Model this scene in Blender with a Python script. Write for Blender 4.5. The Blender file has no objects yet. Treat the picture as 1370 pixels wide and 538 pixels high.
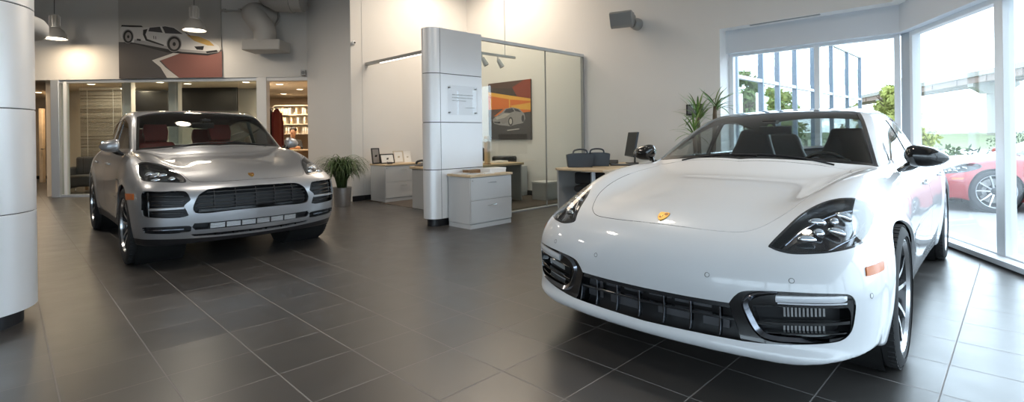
import bpy, bmesh, math, random
import numpy as np
from mathutils import Vector, Matrix
random.seed(7)
PI = math.pi
# ---------------------------------------------------------------- car surfaces as smooth distance-like functions
class Spl:
    """natural cubic spline through (x, y) knots, linear outside"""
    def __init__(s, pts):
        p = np.array(pts, float); s.x = p[:, 0]; s.y = p[:, 1]
        n = len(p); h = np.diff(s.x)
        A = np.eye(n); b = np.zeros(n)
        for i in range(1, n-1):
            A[i, i-1] = h[i-1]; A[i, i] = 2*(h[i-1]+h[i]); A[i, i+1] = h[i]
            b[i] = 3*((s.y[i+1]-s.y[i])/h[i]-(s.y[i]-s.y[i-1])/h[i-1])
        c = np.linalg.solve(A, b); s.c = c; s.h = h
        s.b = (s.y[1:]-s.y[:-1])/h-h*(2*c[:-1]+c[1:])/3
        s.d = (c[1:]-c[:-1])/(3*h)
        s.e = s.b[-1]+2*c[-2]*h[-1]+3*s.d[-1]*h[-1]**2
    def __call__(s, q):
        q = np.asarray(q, float)
        i = np.clip(np.searchsorted(s.x, q)-1, 0, len(s.h)-1)
        t = q-s.x[i]
        v = s.y[i]+t*(s.b[i]+t*(s.c[i]+t*s.d[i]))
        v = np.where(q < s.x[0], s.y[0]+(q-s.x[0])*s.b[0], v)
        return np.where(q > s.x[-1], s.y[-1]+(q-s.x[-1])*s.e, v)

def smax(a, b, k):
    h = np.maximum(k-np.abs(a-b), 0)/k
    return np.maximum(a, b)+h*h*h*k/6.0
def smin(a, b, k): return -smax(-a, -b, k)
def bump(t): return np.exp(-t*t)
def step(t):
    t = np.clip(t, 0, 1); return t*t*t*(t*(6*t-15)+10)

class Shape:
    def __init__(s, **kw):
        s.__dict__.update(kw)
        s.o = np.zeros(3)
    def f(s, P):
        x = P[..., 0]; y = np.sqrt(P[..., 1]**2+1e-6); z = P[..., 2]
        # lower body ---------------------------------------------------
        zc = s.top(x)
        yf = s.fend_y(x)
        cr = s.fend_h(x)
        zt = zc-s.top_k(x)*y*y+cr*bump((y-yf)/s.fend_w)
        fa = (z-zt)*.9
        ys = s.side(x)+s.prof(z)+s.flare(x, z)
        fb = (y-ys)*.97
        ft = s.nose_z(z)+s.nose_y(y)+s.nose_yz(y, z)
        fc = (ft-x)*.93
        fd = (x-(s.tail-s.tail_z(z)-s.tail_y(y)))*.93
        fe = s.bot(x, y)-z
        L = smax(fb, fc, s.k_front)
        L = smax(L, fd, .25)
        L = smax(L, fa, s.k_top(x))
        L = smax(L, fe, .035)
        # greenhouse ----------------------------------------------------
        fw = step((s.roof_mid-x)/1.0)
        xe = x-s.ws_curve*fw*(y/.7)**2
        xe = xe+s.bl_curve*step((x-s.roof_mid)/1.0)*(y/.7)**2
        ga = (z-(s.roof(xe)-s.roof_k*y*y))*s.roof_sc(x)
        yg = s.gh(x)-(z-.95)*s.tumble-s.tumble2*np.maximum(z-.95, 0)**2
        gb = (y-yg)*.92
        G = smax(ga, gb, s.k_roof)
        G = smax(G, .62-z, .05)
        F = smin(L, G, s.k_gh)
        for ex in s.extra: F = ex(s, F, x, y, z, P)
        return F
    def grad(s, P, e=2e-3):
        g = np.empty_like(P)
        for i in range(3):
            d = np.zeros(3); d[i] = e
            g[:, i] = s.f(P+d)-s.f(P-d)
        return g/(2*e)
    def snap(s, P, n=3):
        P = P.copy()
        for _ in range(n):
            g = s.grad(P); v = s.f(P)
            st = v/np.maximum((g*g).sum(1), 1e-3)
            st = np.clip(st, -.03, .03)
            P -= g*st[:, None]
        return P
    def normal(s, P):
        g = s.grad(P)
        return g/np.maximum(np.linalg.norm(g, axis=1), 1e-9)[:, None]
    def hit(s, o, d, tmax=9., t0=0.):
        """ray march in car space"""
        d = d/np.linalg.norm(d); t = t0
        for _ in range(600):
            v = float(s.f((o+d*t)[None])[0])
            if v < 5e-4: return o+d*t
            t += max(v*.5, 4e-4)
            if t > tmax: return None
        return None

def zero(x): return np.zeros_like(x)
def const(c): return lambda x: np.full_like(np.asarray(x, float), c)

def arch_flare(x, z, xa, za, R, amp, w):
    r = np.sqrt((x-xa)**2+(z-za)**2)
    return amp*np.exp(-(np.maximum(r-R, 0)/w)**2)*step((R+.02-r)/.12+1)

def panamera_shape():
    s = Shape()
    s.top = Spl([(-.3,.58),(0,.70),(.16,.768),(.35,.812),(.7,.868),(1.2,.925),(1.7,.962),(2.4,.975),(3.4,.985),(4.2,1.0),(4.75,.985),(5.1,.955)])
    s.top_k = Spl([(0,.10),(.6,.16),(1.2,.12),(1.8,.06),(3,.05),(4,.06),(5,.10)])
    s.fend_y = Spl([(0,.62),(.5,.70),(1.0,.755),(1.7,.79),(2.6,.80),(3.8,.80),(5.,.7)])
    s.fend_h = Spl([(0,.0),(.25,.03),(.55,.095),(.9,.128),(1.3,.10),(1.8,.04),(2.5,.02),(3.3,.05),(3.9,.07),(4.6,.03),(5.1,0)])
    s.fend_w = .17
    s.side = Spl([(-.2,.925),(.5,.95),(.93,.962),(1.6,.945),(2.4,.94),(3.2,.955),(3.88,.97),(4.5,.95),(5.1,.90)])
    s.prof = Spl([(.0,-.075),(.15,-.055),(.3,-.022),(.5,.0),(.65,.003),(.8,-.02),(.95,-.075),(1.1,-.16)])
    s.flare = lambda x, z: arch_flare(x, z, .93, .355, .38, .012, .13)+arch_flare(x, z, 3.88, .355, .38, .012, .15)
    s.nose_z = Spl([(.0,.06),(.17,.014),(.205,-.006),(.235,-.010),(.262,.004),(.30,.013),(.44,.006),(.52,.0),(.6,.012),(.7,.05),(.8,.15),(1.0,.5)])
    s.nose_y = Spl([(0,0),(.3,.018),(.5,.05),(.7,.105),(.82,.17),(.9,.25),(1.0,.42),(1.2,.85)])
    s.nose_yz = lambda y, z: zero(y)
    s.tail = 5.05
    s.tail_z = Spl([(.0,.25),(.25,.1),(.5,.02),(.7,.0),(.9,.05),(1.1,.2)])
    s.tail_y = Spl([(0,0),(.4,.05),(.7,.16),(.9,.34),(1.1,.65)])
    s.bot = lambda x, y: .188+.075*step((y-.55)/.5)*step((.7-x)/.4)
    s.k_front = .16; s.k_top = Spl([(-.2,.34),(.3,.34),(1.2,.24),(5,.22)])
    s.roof_mid = 2.85; s.ws_curve = .20; s.bl_curve = .22
    s.roof = Spl([(1.0,.815),(1.3,.985),(1.7,1.175),(2.0,1.285),(2.3,1.365),(2.6,1.40),(3.0,1.415),(3.4,1.385),(3.8,1.30),(4.3,1.13),(4.8,.94),(5.2,.75)])
    s.roof_k = .085
    s.roof_sc = Spl([(1.2,.86),(2.2,.88),(2.8,1.),(3.4,.98),(4.2,.9),(5,.9)])
    s.gh = Spl([(1.3,.81),(1.9,.82),(2.4,.825),(3.2,.82),(3.8,.78),(4.5,.66),(5,.55)])
    s.tumble = .36; s.tumble2 = .28
    s.k_roof = .16; s.k_gh = .05
    s.extra = []
    s.lo = np.array([-.12,-1.06,.06]); s.hi = np.array([5.15,1.06,1.52])
    return s

def macan_shape():
    s = Shape()
    s.top = Spl([(-.3,.66),(0,.80),(.15,.855),(.35,.915),(.7,.985),(1.2,1.055),(1.7,1.09),(2.4,1.10),(3.4,1.11),(4.0,1.11),(4.5,1.09),(5.0,1.05)])
    s.top_k = Spl([(0,.10),(.6,.14),(1.2,.10),(1.8,.06),(3,.05),(5,.08)])
    s.fend_y = Spl([(0,.62),(.5,.70),(1.0,.755),(1.7,.79),(2.6,.80),(3.8,.80),(5.,.7)])
    s.fend_h = Spl([(0,.0),(.25,.02),(.55,.06),(.9,.085),(1.3,.07),(1.8,.03),(2.5,.01),(3.3,.03),(3.7,.05),(4.3,.02),(5.,0)])
    s.fend_w = .17
    s.side = Spl([(-.2,.92),(.5,.945),(.9,.955),(1.6,.935),(2.4,.93),(3.0,.945),(3.68,.965),(4.2,.945),(4.8,.88)])
    s.prof = Spl([(.0,-.06),(.2,-.045),(.35,-.02),(.55,.0),(.75,.003),(.92,-.02),(1.08,-.075),(1.25,-.16)])
    s.flare = lambda x, z: arch_flare(x, z, .875, .372, .40, .012, .13)+arch_flare(x, z, 3.68, .372, .40, .012, .15)
    s.nose_z = Spl([(.0,.16),(.2,.10),(.27,.07),(.34,.03),(.42,.012),(.50,.004),(.6,.002),(.7,.006),(.78,.03),(.86,.09),(1.0,.3),(1.1,.5)])
    s.nose_y = Spl([(0,0),(.3,.02),(.5,.055),(.7,.115),(.82,.18),(.9,.26),(1.0,.42),(1.2,.85)])
    s.nose_yz = lambda y, z: zero(y)
    s.tail = 4.696
    s.tail_z = Spl([(.0,.25),(.25,.1),(.5,.02),(.7,.0),(.9,.05),(1.1,.15),(1.3,.25)])
    s.tail_y = Spl([(0,0),(.4,.05),(.7,.16),(.9,.34),(1.1,.65)])
    s.bot = lambda x, y: .230+.0*step((y-.55)/.5)*step((.7-x)/.4)
    s.k_front = .16; s.k_top = Spl([(-.2,.24),(.3,.24),(1.2,.22),(5,.22)])
    s.roof_mid = 2.7; s.ws_curve = .20; s.bl_curve = .15
    s.roof = Spl([(.95,.92),(1.25,1.11),(1.65,1.345),(1.95,1.49),(2.2,1.56),(2.5,1.59),(2.9,1.60),(3.3,1.575),(3.7,1.51),(4.05,1.40),(4.4,1.19),(4.7,.97)])
    s.roof_k = .06
    s.roof_sc = Spl([(.95,.84),(1.95,.86),(2.4,1.),(3.4,.98),(4.2,.8),(5,.8)])
    s.gh = Spl([(1.2,.83),(1.8,.845),(2.4,.85),(3.2,.845),(3.8,.80),(4.4,.72),(5,.62)])
    s.tumble = .22; s.tumble2 = .06
    s.k_roof = .11; s.k_gh = .05
    s.extra = []
    s.lo = np.array([-.12,-1.06,.12]); s.hi = np.array([4.82,1.06,1.70])
    return s
# ---------------------------------------------------------------- mesh extraction and clean level-set cutting
def surface_net(s, h):
    lo, hi = s.lo, s.hi
    n = np.ceil((hi-lo)/h).astype(int)+1
    ax = [lo[i]+h*np.arange(n[i]) for i in range(3)]
    val = np.empty(n, np.float32)
    Y, Z = np.meshgrid(ax[1], ax[2], indexing='ij')
    for i0 in range(0, n[0], 16):
        xs = ax[0][i0:i0+16]
        P = np.empty((len(xs),)+Y.shape+(3,))
        P[..., 0] = xs[:, None, None]; P[..., 1] = Y; P[..., 2] = Z
        val[i0:i0+16] = s.f(P)
    ins = val < 0
    acc = np.zeros((n[0]-1, n[1]-1, n[2]-1, 3)); cnt = np.zeros((n[0]-1, n[1]-1, n[2]-1))
    for a in range(3):
        b, c = (a+1) % 3, (a+2) % 3
        sl0 = [slice(None)]*3; sl1 = [slice(None)]*3
        sl0[a] = slice(0, -1); sl1[a] = slice(1, None)
        v0 = val[tuple(sl0)]; v1 = val[tuple(sl1)]
        cr = np.argwhere((v0 < 0) != (v1 < 0))
        w0 = v0[tuple(cr.T)]; w1 = v1[tuple(cr.T)]
        t = w0/(w0-w1)
        p = cr.astype(float); p[:, a] += t
        for db in (0, -1):
            for dc in (0, -1):
                cc = cr.copy(); cc[:, b] += db; cc[:, c] += dc
                ok = (cc >= 0).all(1) & (cc < np.array(acc.shape[:3])).all(1)
                k = tuple(cc[ok].T)
                np.add.at(acc, k, p[ok]); np.add.at(cnt, k, 1)
    act = cnt > 0
    idx = np.full(cnt.shape, -1, np.int64); idx[act] = np.arange(act.sum())
    V = acc[act]/cnt[act][:, None]*h+lo
    Q = []
    for a in range(3):
        b, c = (a+1) % 3, (a+2) % 3
        sl0 = [slice(1, -1)]*3; sl1 = [slice(1, -1)]*3
        sl0[a] = slice(0, -1); sl1[a] = slice(1, None)
        v0 = ins[tuple(sl0)]; v1 = ins[tuple(sl1)]
        cr = np.argwhere(v0 != v1)
        off = np.ones(3, int); off[a] = 0
        cell = cr+off
        def at(db, dc):
            q = cell.copy(); q[:, b] += db; q[:, c] += dc
            return idx[tuple(q.T)]
        q = np.stack([at(-1, -1), at(0, -1), at(0, 0), at(-1, 0)], 1)
        flip = ~v0[tuple(cr.T)]
        q[flip] = q[flip][:, ::-1]
        Q.append(q)
    Q = np.concatenate(Q)
    Q = Q[(Q >= 0).all(1)]
    V = s.snap(V, 4)
    d1 = np.linalg.norm(V[Q[:, 0]]-V[Q[:, 2]], axis=1); d2 = np.linalg.norm(V[Q[:, 1]]-V[Q[:, 3]], axis=1)
    m = d1 <= d2
    T = np.concatenate([Q[m][:, [0, 1, 2]], Q[m][:, [0, 2, 3]], Q[~m][:, [0, 1, 3]], Q[~m][:, [1, 2, 3]]])
    return V, T

def compact(V, T):
    u, inv = np.unique(T, return_inverse=True)
    return V[u], inv.reshape(-1, 3)

def clip(M, g):
    """split a triangle mesh by the sign of g at its vertices -> (g<0 part, g>=0 part)"""
    V, T = M
    if len(T) == 0: return M, M
    gv = g(V) if callable(g) else g
    gv = np.where(np.abs(gv) < 1e-6, 1e-6, gv)
    neg = gv < 0
    k = neg[T].sum(1)
    tin = [T[k == 3]]; tout = [T[k == 0]]
    mix = T[(k == 1) | (k == 2)]
    if len(mix):
        km = neg[mix].sum(1)
        lone = np.where((km == 1)[:, None], neg[mix], ~neg[mix])
        r = lone.argmax(1)
        ar = np.arange(len(mix))
        a = mix[ar, r]; b = mix[ar, (r+1) % 3]; c = mix[ar, (r+2) % 3]
        e = np.concatenate([np.stack([a, b], 1), np.stack([a, c], 1)])
        es = np.sort(e, 1)
        u, inv = np.unique(es, axis=0, return_inverse=True)
        inv = inv.reshape(-1)
        t = gv[u[:, 0]]/(gv[u[:, 0]]-gv[u[:, 1]])
        NV = V[u[:, 0]]+(V[u[:, 1]]-V[u[:, 0]])*t[:, None]
        if callable(g):                       # two secant steps towards the true outline
            for _ in range(2):
                gn = g(NV)
                ta = np.clip(t+.004, 0, 1)
                ga = g(V[u[:, 0]]+(V[u[:, 1]]-V[u[:, 0]])*ta[:, None])
                d = (ga-gn)/np.maximum(ta-t, 1e-6)
                st = np.where(np.abs(d) > 1e-4, -gn/np.where(np.abs(d) > 1e-4, d, 1), 0)
                t = np.clip(t+np.clip(st, -.2, .2), .01, .99)
                NV = V[u[:, 0]]+(V[u[:, 1]]-V[u[:, 0]])*t[:, None]
        n0 = len(V)
        V = np.concatenate([V, NV])
        ab = n0+inv[:len(mix)]; ac = n0+inv[len(mix):]
        l = np.stack([a, ab, ac], 1)
        q1 = np.stack([ab, b, c], 1); q2 = np.stack([ab, c, ac], 1)
        i1 = km == 1
        tin += [l[i1], q1[~i1], q2[~i1]]
        tout += [l[~i1], q1[i1], q2[i1]]
    return compact(V, np.concatenate(tin)), compact(V, np.concatenate(tout))

def smooth_poly(pts, n=8, closed=True, sharp=()):
    """Catmull-Rom through the points; indices in sharp stay corners"""
    p = np.array(pts, float); N = len(p); out = []
    for i in range(N if closed else N-1):
        a, b, c, d = p[(i-1) % N], p[i], p[(i+1) % N], p[(i+2) % N]
        if not closed:
            if i == 0: a = b
            if i == N-2: d = c
        if i in sharp: a = 2*b-c
        if (i+1) % N in sharp: d = 2*c-b
        for t in np.arange(n)/n:
            out.append(.5*((2*b)+(c-a)*t+(2*a-5*b+4*c-d)*t*t+(3*b-a-3*c+d)*t**3))
    if not closed: out.append(p[-1])
    return np.array(out)

def poly_sd(q, poly):
    """signed distance of 2-D points to a closed polygon (negative inside)"""
    poly = np.asarray(poly, float)
    lo = poly.min(0)-.06; hi = poly.max(0)+.06
    near = ((q > lo) & (q < hi)).all(1)
    res = np.full(len(q), .06)
    p = q[near]
    if len(p) == 0: return res
    a = poly; b = np.roll(poly, -1, 0)
    best = np.full(len(p), 1e9); ins = np.zeros(len(p), bool)
    for i in range(len(a)):
        e = b[i]-a[i]; w = p-a[i]
        t = np.clip((w@e)/max(e@e, 1e-12), 0, 1)
        d = w-t[:, None]*e
        best = np.minimum(best, (d*d).sum(1))
        c = (a[i][1] <= p[:, 1]) != (b[i][1] <= p[:, 1])
        dy = e[1] if abs(e[1]) > 1e-12 else 1e-12
        ins ^= c & (p[:, 0] < a[i][0]+(p[:, 1]-a[i][1])/dy*e[0])
    d = np.sqrt(best)
    res[near] = np.where(ins, -d, d)
    return res

def view(kind, P, n=None):
    if kind == 'front': return np.stack([np.abs(P[:, 1]), P[:, 2]], 1)
    if kind == 'frontfull': return P[:, [1, 2]]
    if kind == 'side': return P[:, [0, 2]]
    if kind == 'plan': return np.stack([P[:, 0], np.abs(P[:, 1])], 1)
    if kind == 'planfull': return P[:, [0, 1]]
    n = np.array(n, float); n /= np.linalg.norm(n)       # oblique, on |y|
    Q = P.copy(); Q[:, 1] = np.abs(Q[:, 1])
    u = np.cross([0, 0, 1], n); u /= np.linalg.norm(u); v = np.cross(n, u)
    return np.stack([Q@u, Q@v], 1)

def cutter(kind, poly, where, n=None, grow=0.):
    def g(V):
        w = where(V)
        r = np.full(len(V), .06)
        r[w] = poly_sd(view(kind, V[w], n), poly)-grow
        return r
    return g

def bedges(T):
    e = np.concatenate([T[:, [0, 1]], T[:, [1, 2]], T[:, [2, 0]]])
    key = np.sort(e, 1)
    u, i, c = np.unique(key, axis=0, return_index=True, return_counts=True)
    return e[i[c == 1]]

# ---------------------------------------------------------------- Blender meshes
MATS = {}
def link(o, parent=None):
    bpy.context.scene.collection.objects.link(o)
    if parent is not None: o.parent = parent
    return o

def np_object(name, V, T, N, mats, fm, parent):
    me = bpy.data.meshes.new(name)
    me.vertices.add(len(V)); me.vertices.foreach_set('co', V.astype(np.float32).ravel())
    me.loops.add(len(T)*3); me.polygons.add(len(T))
    me.loops.foreach_set('vertex_index', T.astype(np.int32).ravel())
    me.polygons.foreach_set('loop_start', np.arange(0, len(T)*3, 3, dtype=np.int32))
    me.polygons.foreach_set('loop_total', np.full(len(T), 3, np.int32))
    me.polygons.foreach_set('use_smooth', np.ones(len(T), bool))
    for m in mats: me.materials.append(MATS[m])
    me.polygons.foreach_set('material_index', np.asarray(fm, np.int32))
    me.update(calc_edges=True)
    me.normals_split_custom_set_from_vertices([tuple(v) for v in N.astype(float)])
    o = bpy.data.objects.new(name, me)
    return link(o, parent)

class Skin:
    """collects pieces of a car surface (with exact normals) into one mesh"""
    def __init__(s, shape): s.s = shape; s.V = []; s.T = []; s.N = []; s.F = []; s.n = 0; s.mats = []
    def add(s, V, T, N, mat):
        if len(T) == 0: return s
        if mat not in s.mats: s.mats.append(mat)
        s.V.append(V); s.N.append(N); s.T.append(T+s.n); s.n += len(V)
        s.F.append(np.full(len(T), s.mats.index(mat)))
        return s
    def piece(s, M, mat, off=0., wall=0., wall_mat=None, walls_at=None):
        """surface piece moved out by off, its rim turned inwards to depth wall below the surface piece"""
        V, T = M
        if len(T) == 0: return s
        N = s.s.normal(V)
        s.add(V+N*off, T, N, mat)
        if wall:
            e = bedges(T)
            a, b = e[:, 0], e[:, 1]
            if walls_at is not None:
                k = walls_at(V[a]); a, b = a[k], b[k]
            A, B = V[a]+N[a]*off, V[b]+N[b]*off
            C, D = V[b]+N[b]*(off-wall), V[a]+N[a]*(off-wall)
            m = len(a)
            W = np.concatenate([A, B, C, D])
            nn = np.cross(B-A, D-A); nn = nn/np.maximum(np.linalg.norm(nn, axis=1), 1e-9)[:, None]
            i = np.arange(m)
            q = np.concatenate([np.stack([i, i+3*m, i+2*m], 1), np.stack([i, i+2*m, i+m], 1)])
            s.add(W, q, np.concatenate([-nn]*4) if True else nn, wall_mat or mat)
        return s
    def make(s, name, parent):
        if not s.V: return None
        return np_object(name, np.concatenate(s.V), np.concatenate(s.T), np.concatenate(s.N), s.mats, np.concatenate(s.F), parent)

class MB:
    """plain mesh collector: boxes, tubes, lathes, prisms"""
    def __init__(s): s.v = []; s.f = []; s.m = []; s.cur = 0
    def mat(s, i): s.cur = i; return s
    def _add(s, v, f):
        n = len(s.v); s.v += [tuple(map(float, p)) for p in v]
        for q in f: s.f.append([n+i for i in q]); s.m.append(s.cur)
        return s
    def box(s, c, d, R=None):
        c = np.array(c, float); h = np.array(d, float)/2
        P = np.array([[x, y, z] for x in (-1, 1) for y in (-1, 1) for z in (-1, 1)])*h
        if R is not None: P = P@np.array(R).T
        return s._add(P+c, [(0, 1, 3, 2), (4, 6, 7, 5), (0, 4, 5, 1), (2, 3, 7, 6), (0, 2, 6, 4), (1, 5, 7, 3)])
    def boxb(s, x0, x1, y0, y1, z0, z1): return s.box(((x0+x1)/2, (y0+y1)/2, (z0+z1)/2), (x1-x0, y1-y0, z1-z0))
    def bar(s, p0, p1, w, h, up=(0, 0, 1)):
        """box along p0->p1, w across, h along up"""
        p0 = np.array(p0, float); p1 = np.array(p1, float); d = p1-p0; L = np.linalg.norm(d); d = d/L
        u = np.cross(np.array(up, float), d); u /= np.linalg.norm(u); v = np.cross(d, u)
        return s.box((p0+p1)/2, (L, w, h), np.stack([d, u, v], 1))
    def tube(s, path, r, n=10, caps=True, closed=False):
        path = np.array(path, float); m = len(path)
        r = np.full(m, r) if np.isscalar(r) else np.interp(np.linspace(0, 1, m), np.linspace(0, 1, len(r)), r)
        if closed: tan = np.roll(path, -1, 0)-np.roll(path, 1, 0)
        else: tan = np.gradient(path, axis=0)
        tan = tan/np.maximum(np.linalg.norm(tan, axis=1), 1e-9)[:, None]
        ref = np.array([0, 0, 1.]) if abs(tan[0][2]) < .9 else np.array([1., 0, 0])
        u = np.cross(ref, tan[0]); u /= np.linalg.norm(u)
        V = []
        for i in range(m):
            u = u-tan[i]*(u@tan[i]); u /= np.linalg.norm(u); w = np.cross(tan[i], u)
            for k in range(n):
                a = 2*PI*k/n; V.append(path[i]+r[i]*(math.cos(a)*u+math.sin(a)*w))
        F = []
        for i in range(m if closed else m-1):
            j = (i+1) % m
            for k in range(n): F.append((i*n+k, i*n+(k+1) % n, j*n+(k+1) % n, j*n+k))
        if caps and not closed: F.append(tuple(range(n))[::-1]); F.append(tuple((m-1)*n+k for k in range(n)))
        return s._add(V, F)
    def cyl(s, p0, p1, r, r1=None, n=24): return s.tube([p0, p1], [r, r if r1 is None else r1], n)
    def lathe(s, prof, o=(0, 0, 0), axis=(0, 0, 1), n=48, a0=0., a1=2*PI, closed_prof=False):
        o = np.array(o, float); ax = np.array(axis, float); ax /= np.linalg.norm(ax)
        ref = np.array([1., 0, 0]) if abs(ax[0]) < .9 else np.array([0, 1., 0])
        u = ref-ax*(ref@ax); u /= np.linalg.norm(u); w = np.cross(ax, u)
        full = abs(a1-a0-2*PI) < 1e-6; k = n if full else n+1
        V = []
        for r, h in prof:
            for i in range(k):
                a = a0+(a1-a0)*i/n; V.append(o+ax*h+r*(math.cos(a)*u+math.sin(a)*w))
        F = []; m = len(prof)
        for j in range(m if closed_prof else m-1):
            jj = (j+1) % m
            for i in range(n):
                i2 = (i+1) % k; F.append((j*k+i, j*k+i2, jj*k+i2, jj*k+i))
        return s._add(V, F)
    def prism(s, poly, o, u, v, d):
        """polygon in the (u, v) plane at o, extruded by vector d"""
        o, u, v, d = (np.array(q, float) for q in (o, u, v, d)); n = len(poly)
        A = [o+u*p[0]+v*p[1] for p in poly]; B = [p+d for p in A]
        F = [tuple(range(n))[::-1], tuple(range(n, 2*n))]+[(i, (i+1) % n, n+(i+1) % n, n+i) for i in range(n)]
        return s._add(A+B, F)
    def ell(s, c, r, R=None, nu=24, nv=14):
        V = []; F = []
        for j in range(nv+1):
            t = PI*j/nv
            for i in range(nu):
                a = 2*PI*i/nu; V.append((math.sin(t)*math.cos(a)*r[0], math.sin(t)*math.sin(a)*r[1], math.cos(t)*r[2]))
        V = np.array(V)
        if R is not None: V = V@np.array(R).T
        for j in range(nv):
            for i in range(nu):
                i2 = (i+1) % nu
                F.append((j*nu+i, (j+1)*nu+i, (j+1)*nu+i2, j*nu+i2))
        return s._add(V+np.array(c), F)
    def grid(s, P):
        P = np.array(P, float); a, b = P.shape[:2]
        return s._add(P.reshape(-1, 3), [(i*b+j, (i+1)*b+j, (i+1)*b+j+1, i*b+j+1) for i in range(a-1) for j in range(b-1)])
    def loft(s, rings, caps=True):
        """closed rings of equal length"""
        n = len(rings[0]); m = len(rings); V = [p for r in rings for p in r]
        F = [(i*n+k, i*n+(k+1) % n, (i+1)*n+(k+1) % n, (i+1)*n+k) for i in range(m-1) for k in range(n)]
        if caps: F += [tuple(range(n))[::-1], tuple((m-1)*n+k for k in range(n))]
        return s._add(V, F)
    def xf(s, fn, i0=0):
        s.v[i0:] = [tuple(fn(np.array(p))) for p in s.v[i0:]]; return s

def obj(name, mb, mats, parent=None, bevel=0., seg=2, sharp=38, sub=0, solid=0., doubles=False, recalc=True):
    me = bpy.data.meshes.new(name)
    me.from_pydata(mb.v, [], mb.f)
    for m in ([mats] if isinstance(mats, str) else mats): me.materials.append(MATS[m])
    for p, k in zip(me.polygons, mb.m): p.material_index = k
    bm = bmesh.new(); bm.from_mesh(me)
    if doubles: bmesh.ops.remove_doubles(bm, verts=bm.verts, dist=1e-5)
    if recalc: bmesh.ops.recalc_face_normals(bm, faces=bm.faces)
    th = math.radians(sharp)
    for f in bm.faces: f.smooth = True
    for e in bm.edges:
        e.smooth = len(e.link_faces) == 2 and e.calc_face_angle(0) < th
    bm.to_mesh(me); bm.free()
    o = bpy.data.objects.new(name, me); link(o, parent)
    if solid:
        q = o.modifiers.new('solid', 'SOLIDIFY'); q.thickness = solid; q.offset = 0
    if bevel:
        q = o.modifiers.new('bevel', 'BEVEL'); q.width = bevel; q.segments = seg; q.limit_method = 'ANGLE'; q.angle_limit = math.radians(35)
        q.harden_normals = False
    if sub:
        for e in me.edges: pass
        q = o.modifiers.new('sub', 'SUBSURF'); q.levels = sub; q.render_levels = sub
    return o

def rot(ax, deg):
    return np.array(Matrix.Rotation(math.radians(deg), 3, ax))

def thing(name, label, cat, loc=(0, 0, 0), rz=0., group=None):
    o = bpy.data.objects.new(name, None); o.empty_display_size = .2
    o.location = loc; o.rotation_euler = (0, 0, rz)
    link(o); return tag(o, label, cat, group)
def tag(o, label, cat, group=None):
    o['label'] = label; o['category'] = cat
    if group: o['group'] = group
    return o
def struct(o, label=None, cat=None):
    o['kind'] = 'structure'
    if label: o['label'] = label; o['category'] = cat
    return o
def copy_tree(o, parent=None):
    c = o.copy(); bpy.context.scene.collection.objects.link(c)
    if parent is not None: c.parent = parent
    for ch in o.children: copy_tree(ch, c)
    return c
# ---------------------------------------------------------------- materials
def _new(name):
    m = bpy.data.materials.new(name); m.use_nodes = True
    nt = m.node_tree; nt.nodes.clear()
    out = nt.nodes.new('ShaderNodeOutputMaterial'); MATS[name] = m
    return m, nt, out
def pbr(name, col, rough=.5, metal=0., coat=0., coat_r=.03, spec=.5, emit=None, es=0., noise=0., nscale=20., bump=0., bscale=200., rvar=0.):
    m, nt, out = _new(name)
    b = nt.nodes.new('ShaderNodeBsdfPrincipled'); nt.links.new(b.outputs[0], out.inputs[0])
    c = (col[0], col[1], col[2], 1)
    b.inputs['Base Color'].default_value = c; b.inputs['Roughness'].default_value = rough; b.inputs['Metallic'].default_value = metal
    b.inputs['Coat Weight'].default_value = coat; b.inputs['Coat Roughness'].default_value = coat_r
    b.inputs['Specular IOR Level'].default_value = spec
    if emit: b.inputs['Emission Color'].default_value = (*emit, 1); b.inputs['Emission Strength'].default_value = es
    if noise or bump or rvar:
        tc = nt.nodes.new('ShaderNodeTexCoord')
        n = nt.nodes.new('ShaderNodeTexNoise'); n.inputs['Scale'].default_value = nscale; n.inputs['Detail'].default_value = 5
        nt.links.new(tc.outputs['Object'], n.inputs['Vector'])
        if noise:
            r = nt.nodes.new('ShaderNodeMapRange'); r.inputs[1].default_value = .3; r.inputs[2].default_value = .7
            r.inputs[3].default_value = 1-noise; r.inputs[4].default_value = 1+noise
            mx = nt.nodes.new('ShaderNodeVectorMath'); mx.operation = 'SCALE'; mx.inputs[0].default_value = c[:3]
            nt.links.new(n.outputs[0], r.inputs[0]); nt.links.new(r.outputs[0], mx.inputs['Scale']); nt.links.new(mx.outputs[0], b.inputs['Base Color'])
        if rvar:
            r = nt.nodes.new('ShaderNodeMapRange'); r.inputs[1].default_value = .3; r.inputs[2].default_value = .7
            r.inputs[3].default_value = rough-rvar; r.inputs[4].default_value = rough+rvar
            nt.links.new(n.outputs[0], r.inputs[0]); nt.links.new(r.outputs[0], b.inputs['Roughness'])
        if bump:
            n2 = nt.nodes.new('ShaderNodeTexNoise'); n2.inputs['Scale'].default_value = bscale; n2.inputs['Detail'].default_value = 3
            nt.links.new(tc.outputs['Object'], n2.inputs['Vector'])
            bp = nt.nodes.new('ShaderNodeBump'); bp.inputs['Strength'].default_value = bump; bp.inputs['Distance'].default_value = .002
            nt.links.new(n2.outputs[0], bp.inputs['Height']); nt.links.new(bp.outputs[0], b.inputs['Normal'])
    return m
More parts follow.
